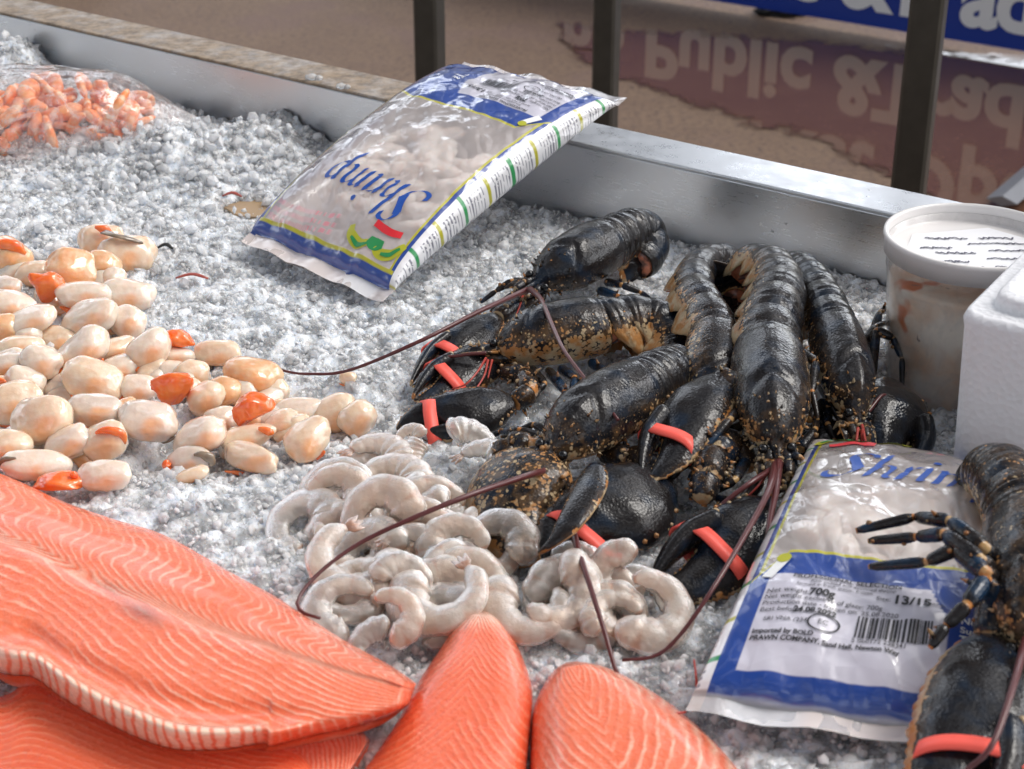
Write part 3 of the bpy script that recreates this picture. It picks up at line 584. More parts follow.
for x,y,R,rot,arc,fl,h,mt,fat,lab in PR: prawn(x,y,R,rot,lab,mt,arc,h+max(0,Hp(x,y)),(random.uniform(.25,.85),random.uniform(-.3,.3)),fl,fat=fat,tail=(fat<.45))
# ================================================================ scallops
def scallop(x,y,wp,hp,ang,mi,label,roe=None,gut=None,h=.008,seed=None):
    sd0=seed or int(x*7+y); base_h=h+max(-.004,Hp(x,y)); p=P(x,y,base_h); k=(p-CAM).length/FPX; rx=wp*k*.56; rz=hp*k*.48; ry=min(rx*.82,hp*k*.62)
    Rm=Matrix.Rotation(radians(ang),3,'Y')@Matrix.Rotation(noise.noise(Vector((x*.13,y*.17,1)))*1.4,3,'Z')@Matrix.Rotation(.35+.3*sin(sd0*1.7),3,'X')
    V,F=ico(4); out=[]
    for v in V:
        q=Vector([math.copysign(abs(c)**e_,c) for c,e_ in zip(v,((.74,.95,.95) if sd0%3 else (.95,.95,.76)))]); q=q*(1+.18*noise.noise(v*1.0+Vector((sd0,0,0)))+.045*noise.noise(v*2.6+Vector((0,sd0,0)))-.05*abs(noise.noise(Vector((v.x*5,v.y*5,v.z*1.3+sd0)))))
        out.append(p+Rm@Vector((q.x*rx,q.y*ry,q.z*rz*.92)))
    o=MB(); o.add(out,F); ob=o.build('scallop',SCAL[mi],base=p); tag(ob,label,'scallop','shelled scallops heaped on the ice')
    R3=Vector((1,0,0)); 
    for spec,mat,nm in ((roe,'roe','roe'),(gut,'gut','gut_rim')):
        if not spec: continue
        a0,a1,fr_,lift=spec; pts=[];rad=[]; n=12
        for i in range(n):
            a=radians(a0+(a1-a0)*i/(n-1)); jj=1+.08*noise.noise(Vector((a*2,sd0,0)))
            # the roe wraps the rim that faces the camera: angle measured in the picture plane, 0 right, 90 up
            d=Vector((cos(a)*rx*1.0*jj, -ry*.55, sin(a)*rz*.95*jj)); pts.append(p+Matrix.Rotation(radians(ang),3,'Y')@d+Vector((0,0,lift)))
            rad.append((rz*fr_*(.25+.75*sin(pi*(i+.6)/(n+.2))),rz*fr_*.9*(.25+.75*sin(pi*(i+.6)/(n+.2)))))
        V2,F2,S2,A2=sweep(pts,rad,up=(0,-1,.3),n=12); V2=[Vector(v)+Vector((noise.noise(Vector(v)*160),noise.noise(Vector(v)*160+Vector((9,0,0))),noise.noise(Vector(v)*160+Vector((0,9,0)))))*.0012 for v in V2]
        mesh(nm,V2,F2,M[mat],ob)
    return ob
def roe_piece(x,y,wp,hp,ang,label,h=.01):
    base_h=h+max(-.004,Hp(x,y)); p=P(x,y,base_h); k=(p-CAM).length/FPX; Rm=Matrix.Rotation(radians(ang),3,'Y')
    V,F=ico(4); out=[]
    for v in V:
        q=v*(1+.22*noise.noise(v*1.5+Vector((x,0,0)))+.05*noise.noise(v*4+Vector((x,0,0)))); b_=.28*(1-v.x*v.x)
        out.append(p+Rm@Vector((q.x*wp*k*.5,q.y*wp*k*.3,(q.z*.45+b_-.1)*hp*k)))
    o=MB(); o.add(out,F); return tag(o.build('scallop_roe',M['roe'],base=p),label,'scallop roe','loose orange roe among the scallops')
SL=[ # x,y,w,h,angle,material,label,roe,gut,height
(8,257,46,40,10,2,'large scallop with an orange roe cap, topmost at the left photo edge',(40,120,.30,0),None,.012),
(34,274,34,24,-10,0,'small cream scallop between the roe capped one and the bright orange roe lump',None,None,.008),
(5,288,34,22,0,3,'small scallop at the left photo edge under the roe capped one',None,None,.008),
(74,269,48,36,20,2,'peach coloured folded scallop, the most golden one of the upper pile',(300,350,.22,0),(245,300,.20,.0),.014),
(101,240,40,30,10,0,'topmost scallop of the whole pile with an orange tip and brown flap above',(60,100,.28,.002),None,.012),
(128,254,50,34,10,0,'shiny cream scallop right of the topmost one, overhanging the ice',None,None,.010),
(102,266,34,28,0,2,'golden scallop squeezed between the folded peach one and the shiny cream one',(250,300,.25,0),None,.014),
(84,295,50,27,0,1,'smooth oval scallop directly below the folded peach one',None,None,.013),
(129,295,46,28,8,1,'flat edged scallop at the right border of the upper pile',(150,185,.25,0),None,.010),
(12,306,46,28,10,1,'pale scallop at the left edge, left of the slanting long one',None,None,.010),
(31,322,48,30,-20,1,'pale scallop slanting upward, left of the long slanted scallop',None,None,.012),
(90,318,56,32,-22,1,'long slanted scallop with a bright white corner in the middle of the upper pile',None,None,.014),
(127,321,38,27,10,1,'blunt scallop right of the long slanted one with a wet highlight',None,None,.010),
(4,328,32,30,0,2,'scallop with a warm underside at the left edge, beneath the pale pair',None,None,.010),
(20,347,44,24,0,0,'wide scallop with an orange underside near the left edge',(200,300,.28,-.001),None,.010),
(41,362,38,34,5,1,'round upright scallop like a pebble, left centre of the pile',None,None,.014),
(84,351,48,38,-35,1,'egg shaped scallop leaning to the right at the heart of the pile',None,None,.016),
(119,349,38,24,0,0,'small scallop with an orange spot at its left end, right of the egg shaped one',(160,200,.35,0),None,.010),
(150,350,42,42,-30,1,'glistening white scallop standing highest at the right centre of the pile',None,None,.016),
(122,368,36,30,0,1,'scallop half covered by the glistening white one',None,None,.010),
(176,356,36,22,5,1,'thin scallop under the short orange roe strip at the right border',None,None,.008),
(8,364,38,24,0,3,'greyish scallop at the left edge beside the pebble like one',None,None,.008),
(26,380,36,28,20,1,'small scallop with a folded rim left of the round pebble one',None,None,.012),
(92,380,56,36,15,0,'broad scallop lying right under the egg shaped one',(240,262,.22,0),None,.014),
(0,388,32,26,0,2,'scallop fragment at the left edge with a reddish tip',(60,100,.2,0),None,.008),
(14,402,50,36,-5,0,'scallop with a shining white upper rim at the left edge',None,None,.013),
(42,420,56,44,-22,0,'largest smooth cream scallop, low in the left part of the pile',None,None,.018),
(95,409,52,32,0,3,'pinkish grey oval scallop with an orange line beneath it',(235,290,.20,-.001),None,.013),
(138,388,34,24,10,1,'small scallop right above the curved orange roe strip',(205,250,.32,-.001),None,.008),
(148,420,54,38,12,3,'square grey scallop with a dark slit on its right corner',None,(-60,-15,.12,.0),.012),
(69,443,46,32,-25,1,'plain pale scallop under the largest cream one',None,None,.012),
(104,440,44,34,-20,0,'scallop with a bright orange crescent on its right side',(-20,90,.26,0),None,.012),
(7,446,46,30,0,0,'scallop at the left edge below the largest cream one',None,None,.010),
(36,465,60,28,5,1,'long scallop with a brown band at its left end, lowest row',None,(120,185,.22,.001),.012),
(104,475,50,29,0,1,'rounded block scallop lowest of the pile beside the salmon',(150,175,.3,.001),None,.010),
(218,353,44,24,0,0,'scallop with a dark brown underside at the upper border of the right pile',None,(190,260,.42,-.001),.010),
(193,373,32,26,20,0,'small wrinkled scallop between the orange muscle and the golden round one',None,None,.008),
(252,375,52,36,8,2,'round golden scallop near the end of the curling antenna',None,None,.014),
(205,398,38,34,-35,0,'leaning honey coloured scallop left of the brightest roe',None,None,.010),
(222,392,36,28,-20,2,'scallop behind the brightest roe, half hidden',None,None,.007),
(273,390,30,24,10,0,'small scallop right of the golden round one, sinking in ice',None,None,.006),
(201,436,50,36,-25,1,'smooth oval scallop above the brown and orange flap',None,None,.012),
(247,436,52,24,-10,0,'scallop with flame shaped orange roe on its right shoulder',(5,60,.34,0),None,.010),
(249,457,66,24,-5,0,'long flat scallop lowest in the right pile',None,None,.008),
(222,420,32,30,0,1,'pale scallop under the brightest roe',None,None,.006),
(296,412,52,24,-8,1,'ice dusted scallop behind the pointed one',None,None,.008),
(307,439,48,36,-35,0,'pointed leaf shaped scallop near the right end of the pile',None,None,.010),
(283,425,38,30,-10,0,'scallop half behind the flame shaped roe',None,None,.006),
(335,414,42,36,-30,0,'yellowish scallop before the last one on the right',None,None,.007),
(357,418,36,42,-25,0,'last scallop at the right end of the pile with an orange stub below',(250,262,.2,-.003),None,.009),
(193,474,30,15,-10,0,'thin scallop sliver lowest by the brown flap',None,None,.005),
(190,459,40,22,-5,3,'dark scallop flap of brown gut and orange tip',(150,215,.5,0),(-30,70,.5,0),.006),
(348,378,16,12,0,0,'tiny yellowish scallop crumb under the curling antenna',None,None,.003),
(60,340,36,28,0,0,'scallop lying deep in the gap left of the egg shaped one',None,None,.002),
(64,400,34,26,0,3,'grey scallop deep in the gap above the pinkish grey oval',None,None,.002),
(112,330,34,26,0,0,'scallop deep behind the glistening white one',None,None,.002),
(60,305,36,28,0,1,'scallop deep in the gap left of the smooth oval one',None,None,.004),
(172,372,30,20,0,1,'scallop between the orange muscle and the dark bottomed one',None,None,.006),
]
fill=random.Random(4)
for k in range(34):
    x,y=fill.choice(((20,275),(60,300),(100,280),(30,330),(75,335),(110,345),(10,370),(60,385),(110,365),(150,375),(30,410),(75,415),(115,415),(20,450),(60,460),(90,455),(190,390),(215,410),(235,395),(260,400),(225,445),(270,415),(290,430),(320,425),(180,380),(240,420)))
    scallop(x+fill.uniform(-9,9),y+fill.uniform(-7,7),fill.uniform(30,40),fill.uniform(22,30),fill.uniform(-35,35),fill.choice((0,1,1,2,3)),'half hidden scallop filling a gap at the bottom of the scallop pile',h=.004)['group']='half hidden scallops of the pile'
for i_,a in enumerate(SL): scallop(*a[:7],roe=a[7] or ((195+(i_*37)%60,260+(i_*53)%50,.20,-.001) if i_%3==1 and 'grey' not in a[6] and 'pale' not in a[6] else None),gut=a[8],h=a[9])
for a in ((43,287,30,34,70,'bright orange roe lump near the left edge beside the peach scallop',.018),(176,341,34,18,0,'short curved orange roe strip at the upper right border of the pile',.016),(168,390,32,48,60,'large orange crescent muscle in the middle of the pile',.016),
          (253,411,44,30,-30,'brightest red orange roe under the golden round scallop',.018),(60,483,50,15,0,'orange roe strand along the salmon edge at the lower left',.010),(60,373,28,16,-20,'little orange roe behind the egg shaped scallop',.006),(138,368,26,14,0,'orange roe peeking under the glistening scallop',.010)):
    roe_piece(*a[:6],h=a[6])
# brown flap over the topmost scallop
pts=catmull([P(104,232,.026),P(118,236,.026),P(134,240,.022),P(142,243,.018)],14); V,F,_,_=sweep(pts,[(.004*(1-.5*i/13),.0012) for i in range(14)],n=8); o=MB(); o.add(V,F); tag(o.build('scallop_flap',M['gut'],base=pts[0]),'thin brown flap of gut lying over the topmost scallop','scallop gut')
# ================================================================ salmon
def resample(pl,n):
    return [(p.x,p.y) for p in catmull([Vector((a,b,0)) for a,b in pl],n)]
def fillet(lo,hi,thick,h0,phase,label,mat='salmon',pale=None,stain=None,N=150,K_=70,prof=None,skin=True,end=(.04,.02),name='salmon_fillet'):
    A=resample(lo,N); B=resample(hi,N); V=[];uv=[];pa=[];st=[]
    for i in range(N):
        u=i/(N-1); e=min(1,(u+.001)/end[0])**.5*min(1,(1-u+.001)/end[1])**.5
        for j in range(K_):
            v=j/(K_-1); sh=(prof(u,v) if prof else (1-abs(2*v-1)**4.5)**.6)
            h=h0+thick*sh*e; x=A[i][0]+(B[i][0]-A[i][0])*v; y=A[i][1]+(B[i][1]-A[i][1])*v
            p=P(x,y,h); ph=phase(u,v); p.z+=.0016*noise.noise(Vector((p.x*18,p.y*18,0)))
            V.append(p); uv.append((ph,v)); pa.append(pale(u,v) if pale else 0); st.append(stain(u,v) if stain else 0)
    F=[(i*K_+j,(i+1)*K_+j,(i+1)*K_+j+1,i*K_+j+1) for i in range(N-1) for j in range(K_-1)]
    base=P(*[(A[N//2][k]+B[N//2][k])/2 for k in (0,1)],h0); ob=empty(name,base,label,'fish fillet','salmon fillets on the ice')
    fl=mesh('flesh',V,F,M[mat],ob,uv=uv,attrs={'pale':pa,'stain':st})
    if fl.data.polygons[len(F)//2].normal.z<0: fl.data.flip_normals()
    # skin side: a sheet beneath, tucked in
    nb=[i*K_ for i in range(N)]+[(N-1)*K_+j for j in range(1,K_)]+[i*K_+K_-1 for i in range(N-2,-1,-1)]+[j for j in range(K_-2,0,-1)]
    top=[V[k] for k in nb]; low=[]
    cx=sum((v.x for v in top))/len(top); cy=sum((v.y for v in top))/len(top)
    for v in top: low.append(Vector((v.x+(cx-v.x)*.05,v.y+(cy-v.y)*.05,v.z-.009)))
    n=len(top); V3=[v-Vector((0,0,.0003)) for v in top]+low; F3=[(i,n+i,n+(i+1)%n,(i+1)%n) for i in range(n)]+[tuple(range(n,2*n))]
    mesh('underside',V3,F3,M['salmon2'],ob,smooth=True); return ob
def sm(x,a,b): t=max(0,min(1,(x-a)/(b-a))); return t*t*(3-2*t)
def ph1(u,v):
    q=17*v+4*u+12*u*u; r=44*u+.9*sin(v*26); l=42*u+4*v
    if v<.13: return l
    return q*(1-sm(v,.64,.70))+ (r)*sm(v,.64,.70) if v>.13 else l
def pr1(u,v):
    b=(1-abs(2*v-1)**5)**.55
    lip=.24*math.exp(-((v-.10)/.05)**2)*sm(u,.10,.2)*(1-sm(u,.70,.82)); dip=-.12*math.exp(-((v-.22)/.06)**2)*sm(u,.10,.2)*(1-sm(u,.70,.82)); rid=.06*math.exp(-((v-.66)/.04)**2)
    return max(0,b*(.9+.1*v)+lip+dip-rid)
fillet([(-70,640),(0,672),(33,677),(62,698),(103,722),(164,747),(213,750),(262,744),(271,747),(310,738),(349,729),(390,715),(409,704)],
       [(-70,448),(0,474),(60,499),(110,518),(160,534),(205,557),(250,583),(300,612),(345,640),(388,664),(416,684)],.022,.010,ph1,
       'biggest salmon fillet with a pale folded belly edge and a dark bruise, lower left','salmon',
       pale=lambda u,v:(1-sm(v,.10,.17))*sm(u,.08,.2)*(1-sm(u,.66,.74))*.95+.35*sm(v,.62,.66)*(1-sm(v,.66,.75)),
       stain=lambda u,v:.62*math.exp(-((u-.435)/.045)**2-((v-.60)/.045)**2)+.35*math.exp(-((u-.37)/.03)**2-((v-.66)/.03)**2),N=230,K_=110,prof=pr1,end=(.02,.03))
fillet([(-70,830),(60,850),(200,850),(330,830)],[(-70,690),(0,694),(34,674),(80,690),(160,722),(230,735),(300,748),(318,790)],.012,-.004,lambda u,v:22*v+6*u,'salmon fillet lying under the biggest one at the bottom left corner','salmon2',N=120,end=(.02,.05))
fillet([(250,800),(290,812),(330,800),(352,770)],[(262,752),(290,742),(330,733),(360,731),(370,740)],.008,-.004,lambda u,v:24*u+4*v,'small pale pink salmon piece between the biggest and the middle fillet','salmon2',pale=lambda u,v:.25,N=60,K_=40)
fillet([(300,860),(340,800),(366,768),(395,725),(418,683),(440,648),(452,628),(466,613),(478,608)],[(505,860),(522,810),(526,769),(531,720),(532,690),(524,660),(512,636),(500,619),(484,608)],.015,.002,
       lambda u,v:26*u+7*abs(v-.45)*2,'middle salmon fillet pointing up with a greyish pink tip','salmon2',pale=lambda u,v:.95*sm(u,.86,.97),stain=lambda u,v:.35*sm(u,.90,1.0)+.5*math.exp(-((u-.90)/.02)**2-((v-.25)/.02)**2),end=(.02,.05),N=170)
fillet([(515,870),(528,820),(530,769),(531,735),(533,712),(541,690),(553,671),(566,662)],[(800,870),(765,810),(737,769),(715,743),(684,713),(645,687),(608,668),(578,661)],.022,.000,
       lambda u,v:(15*v+15*u) if v<.45 else (15*.45+15*u+8*(v-.45)*-1.6),'right hand salmon fillet with a rounded end beside the bag corner','salmon',pale=lambda u,v:.3*sm(v,.8,1),end=(.02,.06),N=170)
# ================================================================ shrimp bags
class Bag:
    def __init__(s,bl,br,tr_,tl,T0,seed):
        s.c=(bl,br,tr_,tl); s.T0=T0; s.sd=seed; s.N=((br-bl).cross(tl-bl)).normalized(); s.W=((br-bl).length+(tr_-tl).length)/2; s.L=((tl-bl).length+(tr_-br).length)/2
    def base(s,a,t): return (s.c[0].lerp(s.c[1],a)).lerp(s.c[3].lerp(s.c[2],a),t)
    def pos(s,t,x,sg,off=0):
        tt=max(0,min(1,(t-.045)/.91)); T=s.T0*(sin(pi*tt))**.42 if 0<tt<1 else 0
        xx=x*(1-.05*(sin(pi*tt))**.5); z=(max(0,1-abs(x)**3.2))**(1/3.2)*T/2*sg
        b=s.base((xx+1)/2,t); q=b*1.0+Vector((s.sd,0,0))
        env=(max(0,1-abs(x)**3))*(1 if sg>0 else 0)
        nz=env*(.0036*noise.noise(q*20)+.0018*noise.noise(q*50)+.0018*abs(noise.noise(Vector((q.x*95,q.y*40,q.z*40)))))
        cr=env*(.0010*sin(x*17+3*noise.noise(q*30))*(math.exp(-(t-.06)/.05)+math.exp(-(.94-t)/.05))) if 0<tt<1 else .0015*sin(x*11+s.sd)+.0015*noise.noise(q*60)
        return b+s.N*(z+s.T0*.42+nz+cr+off)+Vector((0,0,-.25*s.T0*(1-(sin(pi*tt))**.42 if 0<tt<1 else 1)))
BLUE=(.010,.055,.30); YEL=(.50,.46,.03); WHT=(.80,.79,.80); LIL=(.60,.58,.66); MILK=(.84,.75,.71)
def bagprint(s,t,x,sg,zr,r):
    gus = x<-.80 and (zr<.62)
    if gus:
        if t<.05 or t>.955: return MILK,.45
        f=(t*10.5)%1; k=int(t*10.5)
        if f<.13: return ((.02,.28,.08) if k%2 else (.45,.42,.02)),1
        if .2<f<.9 and -.75<zr<.45 and ((f*24)%1)<.38 and noise.noise(Vector((zr*7,k*5+int(f*24)*2.3,0)))>-.12: return (.16,.16,.2),1
        return WHT,1
    if sg<0: return (WHT if s<.3 else MILK),1.0
    if t<.045: return (.75,.76,.8),.35
    if t>.962: return MILK,.50
    tw=.372-max(0,.13-s)*.95-max(0,s-.80)*.25
    if s<.040 or s>.975: return BLUE,.96
    if t<tw:
        l0,l1=.095,.665
        if l0<s<l1 and .078<t<.305-max(0,s-.60)*1.3: return LIL,1
        return BLUE,.97
    if t<tw+.009: return YEL,1
    if t>.938 and t<.962: return BLUE,.97
    if t>.928 and t<=.938: return YEL,1
    if s<.055 or s>.955: return BLUE,.95
    if s<.066 or s>.946: return YEL,.95
    if .50<s<.93:
        for q in (.905,.885,.862):
            if abs(t-q-.02*sin((s-.5)*6))<.0065 and (s*75)%1<.5 and (t*170)%1<.6: return (.78,.30,.34),.8
    return MILK,.42
def pen(strokes,unit,nib=.20,phi=radians(38),shear=.30):
    V=[];F=[]
    for st in strokes:
        pts=catmull([Vector((a,b,0)) for a,b in st],max(14,len(st)*7)) if len(st)>1 else None
        nx,ny=cos(phi)*nib/2,sin(phi)*nib/2; b0=len(V)
        for i,p in enumerate(pts):
            for sg in (-1,1): x,y=p.x+sg*nx,p.y+sg*ny; V.append(((x+y*shear)*unit,y*unit))
            t=(pts[min(len(pts)-1,i+1)]-pts[max(0,i-1)])
        F+=[(b0+2*i,b0+2*i+1,b0+2*i+3,b0+2*i+2) for i in range(len(pts)-1)]
    return V,F
LET={'S':(1.30,[[(1.0,1.65),(.92,1.90),(.62,2.0),(.35,1.85),(.30,1.5),(.6,1.1),(.86,.72),(.78,.22),(.40,-.02),(.05,.08),(-.05,.40)],[(.36,1.55),(.64,1.08),(.92,.70)],[(.32,1.40),(.58,1.0),(.82,.5)]]),
 'h':(.95,[[(0,1.95),(0,1),(0,0)],[(.05,1.9),(.05,1),(.05,.02)],[(0,.55),(.2,.92),(.42,1),(.55,.8),(.55,.15),(.70,.02)]]),'r':(.62,[[(-.1,.9),(0,1),(0,.5),(0,0)],[(.05,.95),(.05,0.02)],[(0,.6),(.18,.92),(.40,.98)]]),
 'i':(.48,[[(-.1,.9),(0,1),(0,.15),(.15,.02)],[(.05,.95),(.05,.1)],[(0,1.42),(.07,1.50)]]),'m':(1.42,[[(-.1,.9),(0,1),(0,.5),(0,0)],[(.05,.95),(.05,.02)],[(0,.6),(.2,.95),(.38,1),(.48,.8),(.48,0)],[(.48,.6),(.68,.95),(.86,1),(.98,.8),(.98,.15),(1.14,.02)]]),
 'p':(.8,[[(-.1,.95),(0,1.02),(0,0),(0,-.8)],[(.05,1),(.05,-.78)],[(0,.7),(.2,.98),(.5,.95),(.66,.5),(.5,.06),(.2,0),(0,.15)]])}
def make_bag(name,bag,label,flip,nprawn,pl,tt_=.70,te=.90):
    nt_,nx=340,230; V=[];F=[];C=[];AL=[]
    # closed ring around the bag: x runs right over the top, then back underneath
    xs=[cos(pi*(1-k/(nx-1))) for k in range(nx)]; xs=[math.copysign(abs(x)**.75,x) for x in xs]
    xb=[cos(pi*k/23) for k in range(1,23)]; ringp=[(x,1) for x in xs]+[(x,-1) for x in xb]; n=len(ringp)
    for i in range(nt_+1):
        t=i/nt_
        for x,sg in ringp:
            p=bag.pos(t,x,sg); V.append(p); zr=(max(0,1-abs(x)**3.2))**(1/3.2)*sg
            c,a=bagprint((x+1)/2,t,x,sg,zr,None); C.append(c+(1,)); AL.append(a)
    F=[(i*n+k,i*n+(k+1)%n,(i+1)*n+(k+1)%n,(i+1)*n+k) for i in range(nt_) for k in range(n)]
    mid=bag.base(.5,.5); root=empty(name,(mid.x,mid.y,mid.z),label,'frozen shrimp bag','blue and white bags of frozen shrimp')
    ob=mesh('printed_film',V,F,M['bag'],root,colors=C,attrs={'alpha':AL})
    if ob.data.polygons[(nt_//2)*n+nx//2].normal.dot(bag.N)<0: ob.data.flip_normals()
    W,L=bag.W,bag.L
    def put(V2,F2,s0,t0,mat,nm,off=.0007,rot=0):
        out=[]
        for x,y in V2:
            x,y=x*cos(rot)-y*sin(rot),x*sin(rot)+y*cos(rot); s=s0+x/W; t=t0+y/L; out.append(bag.pos(t,max(-.99,min(.99,2*s-1)),1,off))
        return mesh(nm,out,F2,M[mat],root,smooth=False)
    # big word
    X=0;VV=[];FF=[]
    for ch in 'Shrimp':
        adv,st=LET[ch]; adv*=1.03; v_,f_=pen([[(a+X,b) for a,b in q] for q in st],.0182); FF+=[tuple(i+len(VV) for i in f) for f in f_]; VV+=v_; X+=adv
    put(VV,FF,.13,tt_,'blueink','brand_lettering'); dd=[((1.30+.95+.62+.10+1.50*.30+.05+.13*cos(2*pi*k/14))*.0182,(1.50+.13*sin(2*pi*k/14))*.0182) for k in range(14)]; put(dd,[tuple(range(14))],.13,tt_,'blueink','brand_lettering')
    v2,f2=pen([[(a+X0,b) for a,b in q] for X0 in (0,) for q in []],1) if False else ([],[])
    # emblem: a green and yellow ribbon with a red tag below
    def arc_band(s0,t0,pts,wd,mat,nm,off=.0008):
        q=catmull([Vector((a,b,0)) for a,b in pts],22); V2=[];F2=[]
        for i,p in enumerate(q):
            tg=(q[min(21,i+1)]-q[max(0,i-1)]).normalized(); nn=Vector((-tg.y,tg.x,0)); w_=wd*(.55+.45*sin(pi*i/21)) if mat!='redink' else wd
            V2+=[((p+nn*w_/2).x,(p+nn*w_/2).y),((p-nn*w_/2).x,(p-nn*w_/2).y)]
        F2=[(2*i,2*i+1,2*i+3,2*i+2) for i in range(21)]; return put(V2,F2,s0,t0,mat,nm,off)
    arc_band(.19,te,[(-.022,-.006),(-.016,.004),(-.004,.007),(.004,.003)],.0085,'olive','emblem'); arc_band(.19,te,[(.008,.003),(.018,.007),(.030,.003),(.034,-.004)],.0085,'olive','emblem')
    arc_band(.19,te,[(-.020,-.002),(-.014,.005),(-.006,.007)],.0035,'greenink','emblem',.0011); arc_band(.19,te,[(.010,.005),(.018,.008),(.028,.005)],.0035,'greenink','emblem',.0011)
    arc_band(.19,te,[(-.004,.001),(.004,.003),(.011,.001)],.010,'greenink','emblem',.0009)
    arc_band(.18,te-.045,[(-.012,.002),(0,.004),(.016,.002)],.0055,'redink','red_tag')
    def txt(s,size,s0,t0,mat='ink',bold=0,nm='lettering'):
        v_,f_=text_geo(s,size,bold,maxedge=.006); put(v_,f_,s0,t0,mat,nm)
    for s,size,s0,t0,b in (('PROFESSIONAL SELECTION',.0042,.17,0.291,.00008),('Raw peeled and deveined shrimp',.0030,.23,0.279,0),('farmed in fresh water, frozen',.0030,.19,0.268,0),('Net weight:',.0042,.105,0.245,0),('700g',.0062,.235,0.245,.00022),('Size:',.0038,.44,0.256,0),('13/15',.0078,.49,0.251,.00025),('per lb',.0032,.60,0.256,0),
        ('Net weight exclusive of glaze: 700g',.0038,.105,0.231,0),('Production date - frozen on: 25.08.2020',.0038,.105,0.216,0),('Best before:',.0038,.105,0.200,0),('24.08.2022',.0044,.205,0.200,.00016),('SRI VNA (234)',.0034,.125,0.177,0),('Imported by BOLD',.0034,.105,0.149,.0001),('PRAWN COMPANY, Sand Hall, Newton Way',.0034,.105,0.135,.0001)):
        txt(s,size,s0,t0,'ink',b)
    for s,t0 in (('Nu',.225),('Surr',.202),('T',.18)): txt(s,.0055,.70,t0,'whiteink',.0001)
    # barcode
    r_=random.Random(11); V2=[];F2=[];x=0
    while x<.034:
        wd=r_.choice((.0004,.0008,.0012)); y0=-.013
        for k in range(4):
            b0=len(V2); V2+=[(x,y0+k*.00325),(x+wd,y0+k*.00325),(x+wd,y0+(k+1)*.00325),(x,y0+(k+1)*.00325)]; F2.append((b0,b0+1,b0+2,b0+3))
        x+=wd+r_.choice((.0004,.0006,.0010))
    put(V2,F2,.40,.212,'ink','barcode'); txt('5 060172 238341',.0034,.395,.150)
    V2=[];F2=[]
    for k in range(40):
        a=2*pi*k/40
        for q in (1,.88): V2.append((.0075*q*cos(a),.0052*q*sin(a)))
    F2=[(2*k,2*k+1,(2*k+3)%80,(2*k+2)%80) for k in range(40)]; put(V2,F2,.305,.180,'ink','oval_mark'); txt('EC',.004,.287,.175)
    # the little white tag on the blue beside the label
    V2=[(-.0028,-.008),(.0028,-.008),(.0028,.008),(-.0028,.008)]; put(V2,[(0,1,2,3)],.105,.322,'whiteink','small_tag',rot=-.35); put([(.0036*cos(2*pi*k/16),.0036*sin(2*pi*k/16)) for k in range(16)],[tuple(range(16))],.118,.352,'olive','small_tag',.0009)
    # frozen prawns inside
    r_=random.Random(nprawn); k=0; groups=[]
    for (s,t) in pl:
        p=bag.pos(t,2*s-1,1,-.0200); R=.0145*r_.uniform(.85,1.15)
        V2,F2,A2=prawn_geo(p,R,r_.uniform(0,6.28),245,.46,(r_.uniform(-.3,.3),r_.uniform(-.3,.3)),r_.choice((-1,1)),tail=False)
        V2=[Vector(v) for v in V2]; o=MB(); o.add(V2,F2,A2); tag(o.build('frozen_prawn',M['frozen'],base=p),('pale frozen prawn inside the shrimp bag that leans on the far rim' if flip else 'pale frozen prawn inside the shrimp bag under the right hand lobster'),'prawn','frozen prawns in the bag on the rim' if flip else 'frozen prawns in the bag under the lobster')
    return root
bag1=Bag(P(631,106,.080),P(468,68,.080),P(246,247,.004),P(388,310,.002),.046,1.0)
bag2=Bag(P(684,724,.004),P(1062,778,.002),P(1048,486,.012),P(812,450,.012),.044,5.0)
GR=[(s,t) for t in (.49,.57,.65,.73) for s in (.25,.40,.55,.70)]
GR=[(s+random.uniform(-.03,.03),t+random.uniform(-.02,.02)) for s,t in GR]+[(.32,.53),(.48,.61),(.62,.69)]
make_bag('shrimp_bag',bag1,'printed shrimp bag lying upside down and leaning up onto the far rim',True,21,GR,.712,.885)
make_bag('shrimp_bag',bag2,'printed shrimp bag reading upright with label and barcode, under the lobster at lower right',False,22,GR,.665,.905)
# ================================================================ clear bag of cooked prawns
cb=P(62,118,.028); ux=E1.copy(); 
bc=P(52,110,.036); bl_=Vector((1,0,0)); cbag=empty('prawn_bag',(bc.x,bc.y,Z0+.01),'knotted clear bag of orange cooked prawns on the ice at the upper left','prawn bag')
k_=(bc-CAM).length/FPX
def cbp(u,a,kk=1.0):   # u -1..1 along, a around
    xx=u*.176; wd=(max(0,1-abs(u)**2.4))**.5; tip=sm(u,.55,1.0); wd=wd*(1-.35*tip)+.02
    y=cos(a)*.062*wd*kk; z=sin(a)*.040*wd*kk*(1 if sin(a)>0 else .75)
    p=Vector((bc.x-.045+xx,bc.y+y,bc.z-.004+z-.010*tip)); return p
V=[];n1,n2=110,72
for i in range(n1):
    u=-1+2*i/(n1-1)
    for j in range(n2):
        a=2*pi*j/n2; p=cbp(u,a); q=p*1.0; nz=.0035*noise.noise(q*32)+.002*abs(noise.noise(Vector((q.x*30,q.y*90,q.z*90)))); d=Vector((0,cos(a),sin(a))); V.append(p+d*nz)
F=[(i*n2+j,i*n2+(j+1)%n2,(i+1)*n2+(j+1)%n2,(i+1)*n2+j) for i in range(n1-1) for j in range(n2)]
mesh('clear_film',V,F,M['film'],cbag)
V,F,_,_=sweep(catmull([cbp(.985,pi/2),cbp(.985,0)+Vector((.012,-.02,.000)),cbp(1,0)+Vector((.022,-.05,-.006))],10),[(.010-.0006*i,.002) for i in range(10)],n=10); mesh('gathered_end',V,F,M['seal'],cbag)
r_=random.Random(3); k=0
